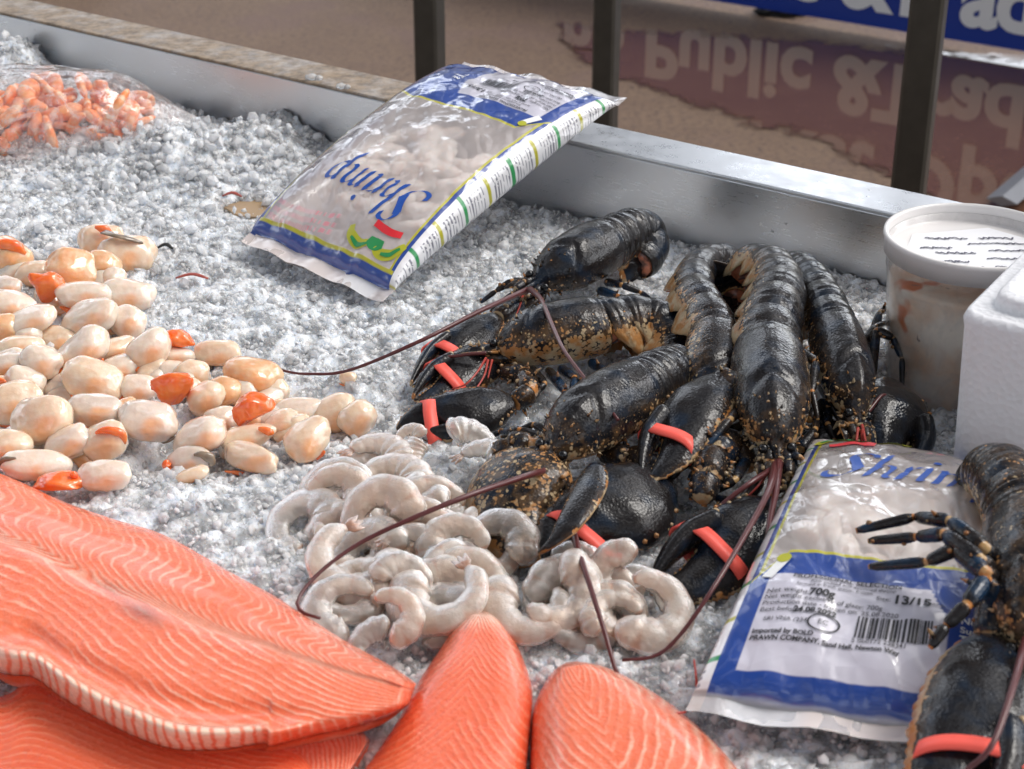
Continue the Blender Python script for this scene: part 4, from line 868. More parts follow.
for i in range(120):
    u=r_.uniform(-.85,.72); a=r_.uniform(0,2*pi) if i<46 else r_.uniform(-2.6,.4)
    p=cbp(u,a,.62 if i<84 else .3); R=.0128*(1 if u<.4 else .8)*r_.uniform(.8,1.15)
    V2,F2,A2=prawn_geo(p,R,r_.uniform(0,6.28),r_.uniform(170,250),.52,(r_.uniform(-1.2,1.2),r_.uniform(-1.2,1.2)),r_.choice((-1,1)),tail=(i%3==0 and abs(u)<.6),n=22,k=10); o=MB(); o.add(V2,F2,A2)
    tag(o.build('cooked_prawn',M['cooked'],base=p),'orange cooked prawn inside the clear bag at the upper left','prawn','cooked prawns in the clear bag')
# ================================================================ lobsters
def knobs(o,pts,rads,fr,n,seed,size=(.0010,.0024),amin=0,amax=2*pi,val=1.3,spike=0.5):
    r_=random.Random(seed)
    for _ in range(n):
        i=r_.randrange(len(pts)); t,s,u=fr[i]; a=r_.uniform(amin,amax); w,h=rads[i] if isinstance(rads[i],(tuple,list)) else (rads[i],rads[i])
        d=(s*cos(a)*w+u*sin(a)*h); p=pts[i]+d*.97; k=r_.uniform(*size); dn=d.normalized() if d.length>0 else u
        if r_.random()<spike:
            V,F,_,_=sweep([p-dn*k*.5,p+dn*k,p+dn*k*2.6],[k*.8,k*.62,k*.12],up=t,n=7); o.add(V,F,[val if j>=7 else .4 for j in range(len(V))])
        else: o.add(*blob(p,(k,k,k*.9),1,val))
def limb(name,P3,R3,mat,parent,up=(0,0,1),n=12,steps=9,joint=True,kn=0,seed=0,amin=0,amax=2*pi,base=None,mbase=.25,val=1.3):
    """jointed limb: each segment swells and pinches at its ends"""
    pts=[];rad=[];mt=[]
    for a,b_,ra,rb in zip(P3[:-1],P3[1:],R3[:-1],R3[1:]):
        for i in range(steps):
            s=i/(steps-1); e=min(1,.62+2.6*min(s,1-s)); pts.append(a.lerp(b_,s*.97+.015)); rad.append((ra+(rb-ra)*s)*e); mt.append(1.5 if joint and (s<.06 or s>.94) else mbase)
    o=MB(); V,F,S,A=sweep(pts,rad,up=up,n=n); N=len(pts); am=[mt[min(N-1,int(round(s*(N-1))))] for s in S]; o.add(V,F,am)
    if kn: knobs(o,pts,rad,frames(pts,up),kn,seed,(.0009,.0020),amin,amax,val)
    return o.build(name,mat,parent)
def carapace(name,spine,W,Hh,up,mat,parent,seed,bias=0):
    N=64;K2=56; pts=catmull(spine,N); prof=[(0,.03),(.05,.07),(.10,.10),(.15,.17),(.20,.42),(.28,.66),(.38,.84),(.50,.95),(.62,1.0),(.78,1.02),(.90,.98),(.97,.90),(1,.80)]
    def pr(s):
        for (a,x),(b_,y) in zip(prof,prof[1:]):
            if s<=b_: return x+(y-x)*(s-a)/(b_-a)
        return prof[-1][1]
    fr=frames(pts,up); V=[];mt=[]; rads=[]
    for i,(p,(t,sd_2,u)) in enumerate(zip(pts,fr)):
        s=i/(N-1); w=W*pr(s); h=Hh*(pr(s)**.8 if s>.18 else max(.12,pr(s)*1.2)); rads.append((w,h))
        for k in range(K2):
            a=2*pi*k/K2; ca,sa=cos(a),sin(a); x=ca*w*(1-.10*max(0,-sa)); z=sa*h
            if sa>0: z*=1+.05*math.exp(-(ca/.18)**2); 
            if sa<0: z*=.62
            # cervical groove sweeping back over the sides, a fine dorsal line, and swollen gill chambers
            g=math.exp(-((s-(.50-.13*abs(ca)))/.018)**2)*(1 if sa>-.2 else 0); d=-.075*g-.03*math.exp(-(ca/.05)**2)*(sa>0)*(s>.5)+.03*math.exp(-((s-(.57-.10*abs(ca)))/.05)**2)
            rim=.05*math.exp(-((s-.975)/.012)**2)
            q=Vector((x,z,s*.1)); rough=.012*noise.noise(Vector((ca*6,sa*6,s*14+seed))) + .012*(s<.45)*noise.noise(Vector((ca*14,sa*14,s*40+seed)))
            f=1+d+rim+rough; V.append(p+sd_2*x*f+u*z*f)
            mt.append(bias+max(0,min(1,(.80-sa)*.85))+ (.25 if s<.3 else 0)+ (.5 if s>.985 else 0))
    F=[(i*K2+k,i*K2+(k+1)%K2,(i+1)*K2+(k+1)%K2,(i+1)*K2+k) for i in range(N-1) for k in range(K2)]
    V.append(pts[0]); V.append(pts[-1]); mt+=[.5,.5]; c=len(V)-2
    F+=[(c,(k+1)%K2,k) for k in range(K2)]+[(c+1,(N-1)*K2+k,(N-1)*K2+(k+1)%K2) for k in range(K2)]
    o=MB(); o.add(V,F,mt); knobs(o,pts[8:26],rads[8:26],fr[8:26],34,seed,(.0008,.0015),-.4,pi+.4,1.0,.7)
    ob=o.build(name,mat,parent); return ob,pts,fr,rads
def abdomen(spine,W,Hh,up,mat,parent,seed,taper=.66,bias=0):
    NS=6; SEG=14; pts=catmull(spine,NS*SEG+1); fr=frames(pts,up); rs=[]
    for j in range(NS):
        V=[];mt=[];K2=40; i0=j*SEG; i1=(j+1)*SEG
        for i in range(-3,SEG+1):
            ii=max(0,i0+i); p=pts[ii]; t,sd_2,u=fr[ii]; s=(i+3)/(SEG+3); g=ii/(NS*SEG); f=(1-(1-taper)*g)*(.80+.23*(sin(pi*(.05+.86*s)))**.75+.03*sm(s,.86,.95)-.04*math.exp(-((s-.42)/.035)**2)); w,h=W*f,Hh*f
            for k in range(K2+1):
                a=-.62+(pi+1.24)*k/K2; ca,sa=cos(a),sin(a); x=ca*w; z=sa*h*(1 if sa>0 else .8)
                e=max(0,-sa-.18)/.40
                if e>0:  # pleura: pointed side plates leaning back
                    sp=max(0,1-abs((s-.62)/.42)**1.6); z-=h*.55*e*sp; x*=1+.06*e
                V.append(p+sd_2*x+u*z+(t*(h*.25*e) if e>0 else Vector((0,0,0)))); mt.append(bias+max(0,min(1,(.62-sa)*1.0))+(.62 if e>.62 else .30*(e>0))+(.85 if s>.955 else 0))
        n_=K2+1; R=SEG+4; F=[(i*n_+k,i*n_+k+1,(i+1)*n_+k+1,(i+1)*n_+k) for i in range(R-1) for k in range(K2)]
        o=MB(); o.add(V,F,mt); ob=o.build('tail_segment',mat,parent); sl=ob.modifiers.new('s','SOLIDIFY'); sl.thickness=.0009; sl.offset=-1
    rad=[(W*(1-(1-taper)*i/(NS*SEG))*.86,Hh*(1-(1-taper)*i/(NS*SEG))*.80) for i in range(NS*SEG+1)]
    V,F,S,A=sweep(pts[::3],rad[::3],up=up,n=28,sec=lambda s,a,x,z:(x,z if z>0 else z*.55)); mesh('belly',V,F,M['belly'],parent)
    # swimmerets
    for j in range(1,5):
        i=int((j+.5)*SEG); t,sd_2,u=fr[i]; o=MB()
        for q in (-1,1):
            a=pts[i]+sd_2*q*W*.45-u*Hh*.35; b_=a-u*Hh*.55+t*.006+sd_2*q*.003; V,F,_,_=sweep([a,a.lerp(b_,.5),b_],[(.0014,.001),(.0032,.001),(.0008,.0006)],up=t,n=8); o.add(V,F,[1.4]*len(V))
        o.build('swimmeret',M['belly'],parent)
    return pts,fr
def tailfan(p,t,s,u,L,W,mat,parent,spread=1.0,curl=.25,seed=0):
    for q,(ang,ln,wd,nm,dz) in enumerate(((0,1.0,.42,'telson',.0012),(28,1.02,.46,'tail_fan_plate',0),(-28,1.02,.46,'tail_fan_plate',0),(56,.92,.46,'tail_fan_plate',-.0012),(-56,.92,.46,'tail_fan_plate',-.0012))):
        a=radians(ang*spread); d=(t*cos(a)+s*sin(a)).normalized(); e=u.cross(d).normalized(); N=16;pts=[];rad=[]; b0=p+s*sin(a)*W*.5+u*dz
        for i in range(N):
            x=i/(N-1); pts.append(b0+d*(L*ln*x)-u*(curl*L*x*x)); w=W*wd*(.45+.55*sm(x,0,.55))*(1 if x<.84 else max(.25,(1-((x-.84)/.18)**2))**.5); rad.append((w,.0013*(1.15-x*.7)+.0004))
        V,F,S,A=sweep(pts,rad,up=u,n=20,sec=lambda s_,a_,x,z:(x,z*(1+.5*math.exp(-(cos(a_)/.2)**2)))); o=MB(); o.add(V,F,[.15+1.2*(S_>.86)+.45*max(0,abs(cos(A_))-.75)*3 for S_,A_ in zip(S,A)]); ob=o.build(nm,mat,parent)
def claw(wrist,tip,W,N,side,parent,mat,label=None,band=None,thick=.42,crush=True,orange=0.0,dact=1,open_=0.0,seed=0,bias=0):
    """propodus (palm + fixed finger), dactyl, rubber band; N = the normal of the flat face; side = which side the movable finger is on"""
    ax=tip-wrist; L=ax.length; ax.normalize(); N=(Vector(N)-ax*Vector(N).dot(ax)).normalized(); b=N.cross(ax).normalized()*side
    NS=60;K2=44
    cen=[(0,0),(.08,.0),(.25,.02),(.45,.0),(.55,-.08),(.66,-.17),(.80,-.18),(.92,-.12),(1,-.03)]
    hw=[(0,.17),(.05,.26),(.12,.36),(.25,.47),(.40,.50),(.50,.47),(.56,.39),(.66,.30),(.80,.22),(.92,.13),(.98,.06),(1,.02)]
    th=[(0,.20),(.08,.32),(.25,.46),(.42,.50),(.55,.42),(.70,.30),(.85,.19),(.96,.10),(1,.03)]
    def it(tb,s):
        for (a,x),(b_,y) in zip(tb,tb[1:]):
            if s<=b_:
                q=(s-a)/(b_-a); return x+(y-x)*(q*q*(3-2*q)*.5+q*.5)
        return tb[-1][1]
    T=W*thick
    V=[];mt=[]
    for i in range(NS):
        s=i/(NS-1); c=wrist+ax*(L*s)+b*(W*it(cen,s))+N*(-.10*W*max(0,s-.3)); w=W*it(hw,s); h=T*it(th,s)*2*.55
        for k in range(K2):
            a=2*pi*k/K2; ca,sa=cos(a),sin(a); x=math.copysign(abs(ca)**.92,ca)*w; z=sa*h*(1+.05*noise.noise(Vector((ca*2,sa*2,s*5+seed))))
            out=max(0,-ca); ser=.045*W*(out**10)*(.5+.5*sin(s*150)); 
            V.append(c+b*(x-ser)+N*z); mt.append(bias+(.15 if sa>0 else .75)+orange*max(0,(out**6))*1.5+ (.9*out**14)+(.8 if s>.965 else 0)+.25*(1-sm(s,0,.12)))
    F=[(i*K2+k,i*K2+(k+1)%K2,(i+1)*K2+(k+1)%K2,(i+1)*K2+k) for i in range(NS-1) for k in range(K2)]
    V+= [wrist,tip+b*(-.03*W)-N*(.07*W)]; mt+=[.5,1.4]; c=len(V)-2
    F+=[(c,(k+1)%K2,k) for k in range(K2)]+[(c+1,(NS-1)*K2+k,(NS-1)*K2+(k+1)%K2) for k in range(K2)]
    if (V[K2*20+K2//4]-wrist).dot(N)>0 and side<0: F=[f[::-1] for f in F]
    o=MB(); o.add(V,F,mt)
    r_=random.Random(seed+5)
    for _ in range(13):   # wart row along the inner edge of the palm and round the wrist
        s=r_.uniform(.05,.50); w=W*it(hw,s); cc=wrist+ax*(L*s)+b*(W*it(cen,s)+w*r_.uniform(.80,.97))+N*(T*it(th,s)*r_.uniform(.2,.55)); k=r_.uniform(.0009,.0018); o.add(*blob(cc,(k,k,k),1,1.35))
    # teeth on the gripping edge of the fixed finger
    for i in range(11):
        s=.56+.037*i; cc=wrist+ax*(L*s)+b*(W*(it(cen,s))+W*it(hw,s)*.96)-N*(.05*W); k=.0016*(1-.05*i)*(1.3 if crush else .8); o.add(*blob(cc,(k,k,k),1,1.4))
    cl=o.build('claw',mat,parent)
    if label: cl['label']=label
    if dact:
        V=[];mt=[];N2=40;K3=28; V0=None
        for i in range(N2):
            s=i/(N2-1); S=.44+.545*s; off=.30-.02*s+.06*sin(pi*s*.9)-.28*max(0,s-.35)**1.3*1.55+open_*s; w=W*(.155*(min(1,s*7+.35))*(1-.80*s**2.2)+.006); h=T*(.52*(1-.78*s**1.7)*min(1,s*6+.5)+.01)
            c=wrist+ax*(L*S)+b*(W*off)+N*(-.10*W*max(0,S-.3)+.06*W*(1-s))
            for k in range(K3):
                a=2*pi*k/K3; ca,sa=cos(a),sin(a); V.append(c+b*(ca*w)+N*(sa*h)); mt.append((.12 if sa>0 else .7)+(1.0 if s<.05 else 0)+(1.2 if s>.95 else 0)+.9*(abs(ca)**12)*(.4+orange))
        F=[(i*K3+k,i*K3+(k+1)%K3,(i+1)*K3+(k+1)%K3,(i+1)*K3+k) for i in range(N2-1) for k in range(K3)]+[tuple(range(K3))[::-1],tuple((N2-1)*K3+k for k in range(K3))]
        if side<0: F=[f[::-1] for f in F]
        o=MB(); o.add(V,F,mt)
        for q in (-1,1): o.add(*blob(wrist+ax*(L*.45)+b*(W*(.30+.1*q))+N*(T*.30),(.0022,.0022,.0022),1,1.4))
        o.build('claw_finger',mat,cl)
    if band:
        s0=band if not isinstance(band,(tuple,list)) else band[0]; skew=0 if not isinstance(band,(tuple,list)) else band[1]
        V=[];n=56; bw=.0042
        for k in range(n):
            a=2*pi*k/n; ca,sa=cos(a),sin(a); s=s0+skew*ca*.12; cw=W*.46*(1-.75*max(0,s-.62)); ch=T*(it(th,s)*1.1+.07); cc=wrist+ax*(L*s)+b*(W*.04)-N*(.10*W*max(0,s-.3)); 
            x=math.copysign(abs(ca)**.8,ca)*cw; z=math.copysign(abs(sa)**.8,sa)*ch; tw=.0006*sin(a*3+seed)
            for da,dr in ((-bw,0),(bw,0),(bw,.0013),(-bw,.0013)): V.append(cc+b*(x+math.copysign(dr,ca)*abs(ca))+N*(z+math.copysign(dr,sa)*abs(sa))+ax*(da+tw))
        F=[(4*k+j,4*k+(j+1)%4,4*((k+1)%n)+(j+1)%4,4*((k+1)%n)+j) for k in range(n) for j in range(4)]
        mesh('rubber_band',V,F,M['band'],cl)
    return cl
def legs(root,lst,mat,r=.0036,seed=0):
    for q,l in enumerate(lst):
        P3=[P(*p) for p in l]; n=len(P3); R3=[r*(1-.62*(i/(n-1))) for i in range(n)]; limb('walking_leg',P3,R3,mat,root,n=12,kn=5,seed=seed+q)
def antenna(root,pts,r0=.0021,r1=.0005,mat='antenna',name='antenna'):
    q=catmull([P(*p) for p in pts],46); V,F,_,_=sweep(q,[r0+(r1-r0)*(i/45)**.7+(.00012 if i%2 else 0) for i in range(46)],n=8); mesh(name,V,F,M[mat],root)
def head_bits(root,pts,fr,rads,mat,seed,clutter=16):
    r_=random.Random(seed); i=int(.19*(len(pts)-1)); t,s,u=fr[i]; p=pts[i]; w,h=rads[i]; f=-t     # f points forward
    for q in (-1,1):
        e=p+s*q*w*1.15+u*h*.35+f*.003; V,F,_,_=sweep([p+s*q*w*.4+u*h*.2,e],[.0019,.0018],up=f,n=8); o=MB(); o.add(V,F,[.6]*len(V)); st=o.build('eye_stalk',mat,root)
        V,F=ico(2); mesh('eye',[e+v*.0030 for v in V],F,M['eye'],st)
        # antennal scale: a pointed blade with an orange rim
        a=p+s*q*w*1.0-u*h*.35; b_=a+f*.024+s*q*.004; V,F,S,A=sweep([a,a.lerp(b_,.45),b_],[(.0028,.0016),(.0050,.0014),(.0006,.0004)],up=u,n=12); o=MB(); o.add(V,F,[.3+.9*(abs(cos(a_))>.85) for a_ in A]); o.build('antennal_scale',mat,root)
        # thick base joints of the antennae
        limb('antenna_base',[p+s*q*w*.6-u*h*.1,p+s*q*w*.85-u*h*.15+f*.010,p+s*q*w*.7-u*h*.1+f*.020],[.0040,.0036,.0028],mat,root,n=10,kn=9,seed=seed+q,mbase=.35)
        # maxilliped: hairy jaw leg folded forward
        limb('jaw_leg',[p+s*q*w*.35-u*h*.75-f*.01,p+s*q*w*.55-u*h*.7+f*.012,p+s*q*w*.25-u*h*.65+f*.026],[.0046,.0040,.0020],mat,root,n=10,kn=22,seed=seed+7+q,mbase=.6)
    o=MB()
    for _ in range(clutter):
        a=p+s*r_.uniform(-1.1,1.1)*w*1.2-u*h*r_.uniform(.0,.9)+f*r_.uniform(-.018,.010); d=(f*r_.uniform(.3,1)+s*r_.uniform(-.8,.8)-u*r_.uniform(-.3,.5)).normalized(); l=r_.uniform(.005,.013); k=r_.uniform(.0012,.0028)
        V,F,S,_=sweep([a,a+d*l*.5,a+d*l],[k,k*.9,k*.25],up=u if abs(d.dot(u))<.9 else s,n=8); o.add(V,F,[.35+1.2*(x>.7) for x in S])
        if r_.random()<.6: o.add(*blob(a+d*l*.2,(k*1.3,k*1.3,k*1.2),1,r_.choice((.2,1.0,1.4))))
    o.build('mouthparts',mat,root)
def lobster(label,head,tail,W,Hh,up,seed,mat='shell',fan=None,clutter=16,aup=None,bias=0):
    sp=[P(*p) for p in head]; b=sp[len(sp)//2]; root=empty('lobster',(b.x,b.y,Z0+.004),label,'lobster','raw dark lobsters piled on the ice')
    up=Vector(up).normalized(); c,pts,fr,rads=carapace('carapace',sp,W,Hh,up,M[mat],root,seed,bias)
    ap,af=abdomen([pts[-1]-(pts[-1]-pts[-4])*.5]+[P(*p) for p in tail],W*.86,Hh*.86,Vector(aup) if aup else fr[-1][2],M[mat],root,seed,bias=bias)
    if fan:
        t,s,u=af[-1]; tailfan(ap[-1]-t*.004,t,s,u,fan[0],W*.72,M[mat],root,fan[1],fan[2],seed)
    head_bits(root,pts,fr,rads,M[mat],seed+3,clutter); return root,pts,fr,rads
VW=Vector((0,-.9,.45))     # towards the viewer
Z=Vector((0,0,1))
# --- upper lobster
r,pts,fr,rd=lobster('lobster highest on the pile, its glossy black back pointing away beside the shrimp bag',[(524,290,.022),(548,277,.024),(575,262,.027),(606,245,.028)],[(622,236,.029),(637,230,.028),(647,236,.022),(648,252,.014),(638,264,.010)],.0225,.022,(.25,-.35,1),11,fan=(.022,.8,.3))
legs(r,[[(535,283,.014),(512,281,.020),(496,291,.012),(480,303,.004)],[(538,288,.012),(518,292,.018),(503,301,.010),(490,312,.004)],[(541,294,.010),(525,303,.012),(508,310,.006)],[(606,282,.010),(622,285,.016),(640,292,.012),(652,300,.004)],[(598,290,.008),(618,296,.010),(636,303,.004)]],M['leg'],seed=1)
claw(P(497,318,.016),P(412,384,.008),.030,Vector((.1,-.45,.9)),-1,r,M['shell'],band=(.60,.2),thick=.5,orange=.5,seed=1)
limb('claw_arm',[P(540,292,.012),P(520,303,.014),P(497,318,.016)],[.0055,.0075,.0070],M['shell'],r,kn=22,seed=2)
antenna(r,[(527,290,.026),(480,311,.034),(420,341,.030),(350,370,.012),(310,374,.008),(285,371,.008),(268,363,.010)],.0022,.0007)
antenna(r,[(530,289,.028),(541,300,.040),(552,325,.048),(565,352,.052),(590,385,.050),(612,412,.047),(618,420,.046)],.0021,.0009)
for l in ([(522,291,.020),(514,305,.018),(500,322,.014),(487,330,.010)],[(524,292,.020),(519,308,.018),(512,325,.014)],[(520,292,.020),(505,308,.016),(489,320,.012)]): antenna(r,l,.0009,.0004,'antred','antennule')
# --- second lobster, lying on its side
r,pts,fr,rd=lobster('second lobster down on the left, mottled orange flank turned to the viewer, tail tucked under',[(478,349,.016),(510,348,.018),(548,342,.020),(604,332,.022)],[(630,326,.022),(655,328,.020),(672,345,.014),(676,366,.010),(662,382,.006)],.0235,.025,(0,.50,.85),22,mat='mshell',fan=(.020,.8,.3),bias=.10)
legs(r,[[(560,368,.010),(575,378,.014),(571,405,.010),(556,428,.006),(532,436,.003)],[(548,370,.010),(566,392,.016),(562,417,.010),(540,434,.005),(500,437,.002)],[(530,368,.010),(545,384,.012),(526,400,.006),(505,408,.003)],[(590,362,.008),(606,372,.010),(600,392,.006),(584,402,.002)]],M['leg'],seed=21)
claw(P(502,352,.010),P(414,397,.006),.034,Vector((.0,-.5,.85)),-1,r,M['shell'],band=(.64,-.1),thick=.45,orange=.2,seed=3)
claw(P(513,403,.010),P(397,428,.005),.037,Vector((.0,-.42,.9)),1,r,M['shell'],band=(.72,.3),thick=.5,orange=1.0,seed=4,label='lower claw with an orange serrated lower edge')
limb('claw_arm',[P(500,372,.008),P(524,375,.012),P(530,393,.012),P(513,403,.010)],[.005,.0075,.008,.0065],M['shell'],r,kn=30,seed=5,mbase=.75)
antenna(r,[(486,353,.022),(470,354,.022),(456,356,.020),(438,357,.018)],.0013,.0008)
for l in ([(486,358,.018),(478,371,.016),(466,384,.012),(452,389,.008)],[(488,360,.018),(484,376,.014),(474,392,.010)],[(492,360,.016),(488,378,.012)]): antenna(r,l,.0009,.0004,'antred','antennule')
# --- third lobster
r,pts,fr,rd=lobster('lobster in the middle foreground with a round speckled claw at its left side',[(536,466,.030),(560,446,.032),(590,422,.034),(640,392,.034)],[(660,380,.032),(676,372,.026),(686,378,.018),(686,392,.012),(676,402,.008)],.0230,.024,(.15,-.10,1),33,mat='mshell',fan=(.018,.8,.3),clutter=26,bias=.12)
legs(r,[[(640,432,.012),(655,446,.018),(672,452,.012),(690,462,.006)],[(545,440,.014),(520,430,.018),(500,432,.010),(480,440,.004)],[(552,436,.012),(534,424,.014),(512,434,.006)],[(620,452,.012),(645,468,.014),(668,486,.006)]],M['leg'],seed=31)
claw(P(503,460,.018),P(548,556,.010),.062,Vector((-.25,-.45,.85)),1,r,M['mshell'],thick=.5,orange=1.0,seed=6,dact=0,label='round crusher claw densely speckled with orange',bias=.55)
limb('claw_arm',[P(552,452,.018),P(532,447,.022),P(508,447,.020),P(505,462,.016)],[.006,.0085,.010,.008],M['shell'],r,kn=34,seed=7,mbase=.7)
claw(P(664,478,.018),P(548,562,.010),.056,Vector((.15,-.42,.9)),1,r,M['shell'],band=(.74,0),thick=.42,orange=.2,seed=8,dact=0)
limb('claw_arm',[P(600,452,.016),P(630,458,.018),P(650,462,.020),P(668,478,.018)],[.006,.008,.0095,.008],M['shell'],r,kn=34,seed=9,mbase=.6)
# the cream edged movable finger in front of both palms
q=catmull([P(596,470,.034),P(588,492,.036),P(572,520,.034),P(555,540,.028),P(540,553,.020)],26); V,F,S,A=sweep(q,[(.0095*(.45+.55*sin(pi*(i/25)**.75*.9+.25))*(1-.9*max(0,i/25-.75)/.25*.9),.0048*(1-.6*i/25)) for i in range(26)],up=(-.2,-.4,.9),n=24)
o=MB(); o.add(V,F,[.2+1.25*(abs(cos(a_))**5)+(.9 if s_>.93 else 0) for a_,s_ in zip(A,S)]); o.build('claw_finger',M['shell'],r)['label']='movable finger with a cream and orange rim'
antenna(r,[(548,470,.030),(520,478,.040),(470,495,.044),(420,515,.040),(360,543,.030),(318,574,.022),(298,600,.016),(302,612,.014),(320,618,.014)],.0021,.0008)
antenna(r,[(573,532,.024),(580,556,.026),(592,592,.024),(604,630,.016),(615,668,.006),(620,676,.004)],.0021,.0010)
# --- lobster behind, curled, between the second and the big one
r,pts,fr,rd=lobster('mottled lobster squeezed left of the biggest one, tail arched up behind',[(706,425,.020),(707,400,.026),(708,372,.032),(712,338,.036)],[(704,318,.038),(693,298,.037),(694,277,.033),(708,264,.028),(726,264,.022),(736,280,.016),(734,302,.012)],.0178,.021,(.60,-.30,.75),44,mat='mshell',fan=(.030,.8,.1),bias=.25)
legs(r,[[(690,345,.018),(672,352,.026),(662,378,.018),(668,402,.008)],[(695,370,.016),(678,384,.022),(670,404,.012)],[(715,425,.022),(696,445,.026),(672,468,.020),(650,490,.010)],[(722,430,.022),(705,455,.024),(688,480,.016)]],M['leg'],seed=41)
claw(P(722,378,.046),P(643,478,.026),.041,Vector((-.35,-.35,.87)),-1,r,M['shell'],band=(.66,-.3),thick=.5,orange=.35,seed=10)
limb('claw_arm',[P(738,410,.036),P(736,392,.044),P(720,376,.046)],[.006,.008,.008],M['shell'],r,kn=22,seed=12,mbase=.6)
# --- the big centre lobster
r,pts,fr,rd=lobster('biggest lobster, head down, right of the centre, with long red feelers hanging forward',[(782,480,.024),(777,450,.034),(772,408,.042),(768,352,.046)],[(768,332,.050),(774,310,.053),(778,288,.052),(770,269,.046),(752,266,.038),(737,277,.028)],.0232,.024,(-.10,-.15,1),55,mat='mshell',fan=(.032,.9,.15),clutter=34,aup=(.55,-.25,.8),bias=.20)
legs(r,[[(744,440,.022),(722,452,.030),(700,480,.020),(690,500,.012)],[(750,455,.020),(735,480,.024),(712,492,.016),(690,488,.010)],[(745,425,.020),(715,440,.028),(680,470,.022),(655,492,.012)],[(800,450,.018),(815,430,.022),(822,400,.014)],[(760,480,.016),(745,505,.020),(715,498,.014),(700,490,.008)],[(808,420,.02),(824,400,.024),(834,432,.014)],[(746,378,.036),(726,396,.044),(698,424,.036),(676,448,.026)],[(746,398,.034),(730,420,.042),(706,446,.034),(690,470,.022)],[(744,360,.038),(722,352,.046),(702,340,.042),(684,352,.030)],[(800,352,.040),(816,362,.046),(812,392,.040),(818,420,.030)]],M['leg'],seed=51,r=.0040)
claw(P(800,512,.016),P(650,588,.006),.048,Vector((.05,-.45,.9)),-1,r,M['shell'],band=(.60,.35),thick=.5,orange=.35,seed=14,label='lower claw pointing left with a broad coral band')
limb('claw_arm',[P(782,478,.016),P(800,486,.020),P(806,500,.018)],[.007,.009,.009],M['shell'],r,kn=26,seed=15,mbase=.6)
limb('claw_arm',[P(750,470,.018),P(735,440,.026),P(715,455,.028),P(706,480,.024),P(702,500,.020)],[.006,.0085,.011,.010,.006],M['shell'],r,kn=60,seed=16,mbase=.7)
antenna(r,[(776,462,.030),(768,492,.040),(745,535,.040),(712,590,.032),(680,635,.016),(655,656,.008),(622,660,.006)],.0025,.0008)
antenna(r,[(772,470,.030),(755,480,.034),(735,494,.030),(716,510,.022)],.0021,.0012)
antenna(r,[(779,462,.032),(776,490,.036),(770,520,.034),(767,552,.030)],.0024,.0014)
for l in ([(770,470,.03),(758,486,.028),(744,500,.022)],[(773,474,.03),(765,500,.026),(758,520,.02)]): antenna(r,l,.0009,.0004,'antred','antennule')
# --- right lobster behind the bag
r,pts,fr,rd=lobster('lobster at the right of the pile facing the shrimp bag, next to the tub',[(862,440,.022),(855,412,.030),(845,378,.035),(832,334,.038)],[(826,316,.040),(818,298,.040),(808,281,.036),(796,270,.028),(784,274,.018)],.0182,.021,(.25,-.05,1),66,mat='mshell',fan=(.018,.8,.3),clutter=34,bias=.12)
legs(r,[[(868,372,.014),(864,342,.026),(875,326,.030),(898,320,.018)],[(870,380,.014),(876,330,.034),(893,338,.030),(902,358,.020),(902,388,.006)],[(868,350,.014),(880,312,.030),(900,305,.014)],[(824,405,.014),(828,425,.020),(838,446,.012)],[(822,385,.014),(830,402,.024),(842,425,.014)]],M['leg'],seed=61,r=.0040)
claw(P(886,384,.022),P(905,470,.004),.047,Vector((.30,-.50,.8)),1,r,M['shell'],thick=.55,orange=.2,seed=17)
claw(P(806,432,.008),P(858,470,.004),.040,Vector((.0,-.50,.8)),1,r,M['shell'],thick=.5,orange=.2,seed=20,dact=1)
limb('claw_arm',[P(858,412,.016),P(872,402,.020),P(884,390,.020)],[.006,.009,.008],M['shell'],r,kn=28,seed=18,mbase=.7)
antenna(r,[(868,412,.026),(884,395,.03),(895,412,.02)],.0014,.0008)
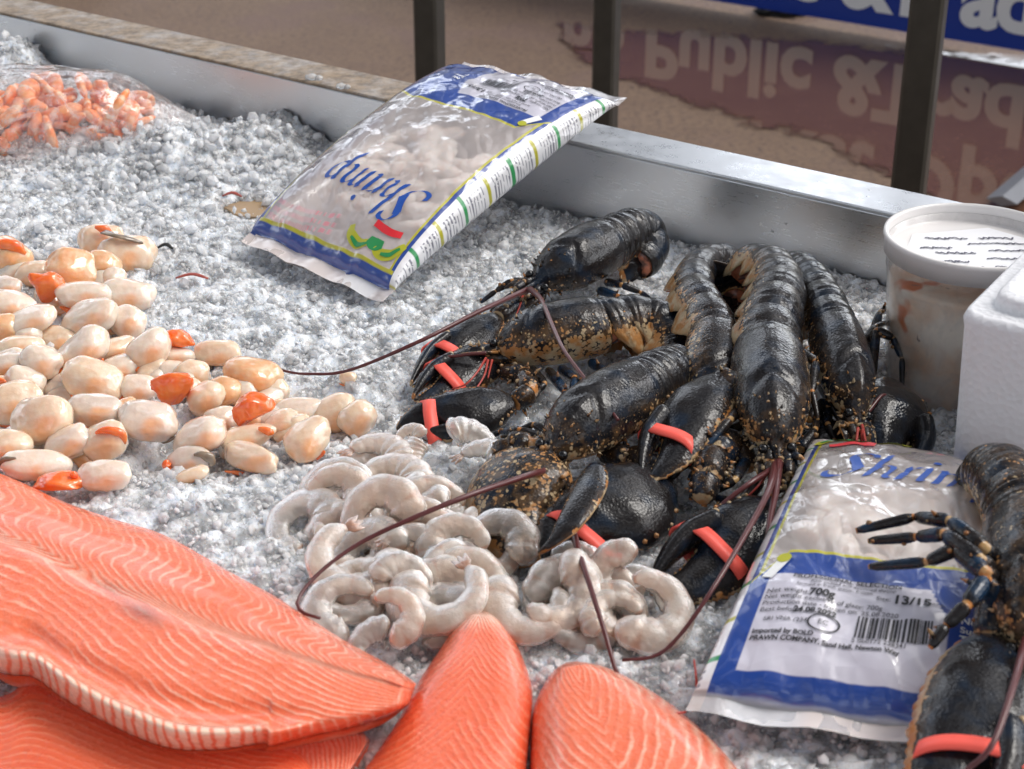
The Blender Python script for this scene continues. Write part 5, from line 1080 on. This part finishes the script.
for l in ([(862,425,.03),(868,450,.026),(876,462,.02),(879,452,.016)],[(858,428,.03),(855,450,.026),(848,470,.020)],[(862,430,.03),(862,455,.02)]): antenna(r,l,.0010,.0004,'antred','antennule')
# --- right hand lobster lying over the bag
r,pts,fr,rd=lobster('nearest lobster at the right photo edge, legs spread over the shrimp bag',[(1030,680,.046),(1032,650,.052),(1034,600,.058),(1030,530,.060)],[(1024,512,.062),(1012,490,.064),(998,476,.058),(985,484,.046),(984,506,.036)],.0240,.025,(-.45,-.25,.85),77,mat='mshell',fan=(.024,.8,.3),clutter=30,bias=.42)
legs(r,[[(1003,572,.060),(984,548,.078),(950,521,.078),(915,517,.070),(855,531,.060)],[(1000,582,.060),(980,560,.076),(944,534,.076),(917,537,.068),(868,541,.058)],[(1000,590,.058),(985,572,.074),(955,549,.074),(927,562,.066),(868,567,.056)],[(1000,605,.058),(985,580,.072),(967,605,.068),(946,626,.060),(930,648,.054)]],M['leg'],seed=71,r=.0056)
claw(P(990,640,.046),P(950,850,.030),.050,Vector((-.25,-.35,.9)),1,r,M['shell'],band=(.62,0),thick=.5,orange=1.6,seed=19,label='long claw with a bright orange outer edge')
limb('claw_arm',[P(1020,640,.046),P(1010,612,.052),P(998,608,.054),P(990,640,.048)],[.007,.010,.011,.008],M['shell'],r,kn=40,seed=20,mbase=.6)
limb('claw_arm',[P(1020,660,.040),P(1014,690,.042),P(1010,730,.036),P(1014,790,.026)],[.008,.010,.010,.012],M['shell'],r,kn=50,seed=24,mbase=.6)
antenna(r,[(1026,640,.060),(1012,690,.066),(992,745,.060),(965,772,.050),(940,800,.04)],.0021,.0010)
# red hair-thin antennae ends on the ice
for l,lab in (([(640,724,.004),(660,716,.010),(686,712,.010)],'hair thin red feeler lying between salmon and bag corner'),([(697,690,.006),(696,675,.012),(694,660,.010)],'short red feeler standing at the bag corner')):
    q=catmull([P(*p) for p in l],12); V,F,_,_=sweep(q,[.0006]*12,n=6); o=MB(); o.add(V,F); tag(o.build('feeler',M['antred'],base=q[0]),lab,'feeler')
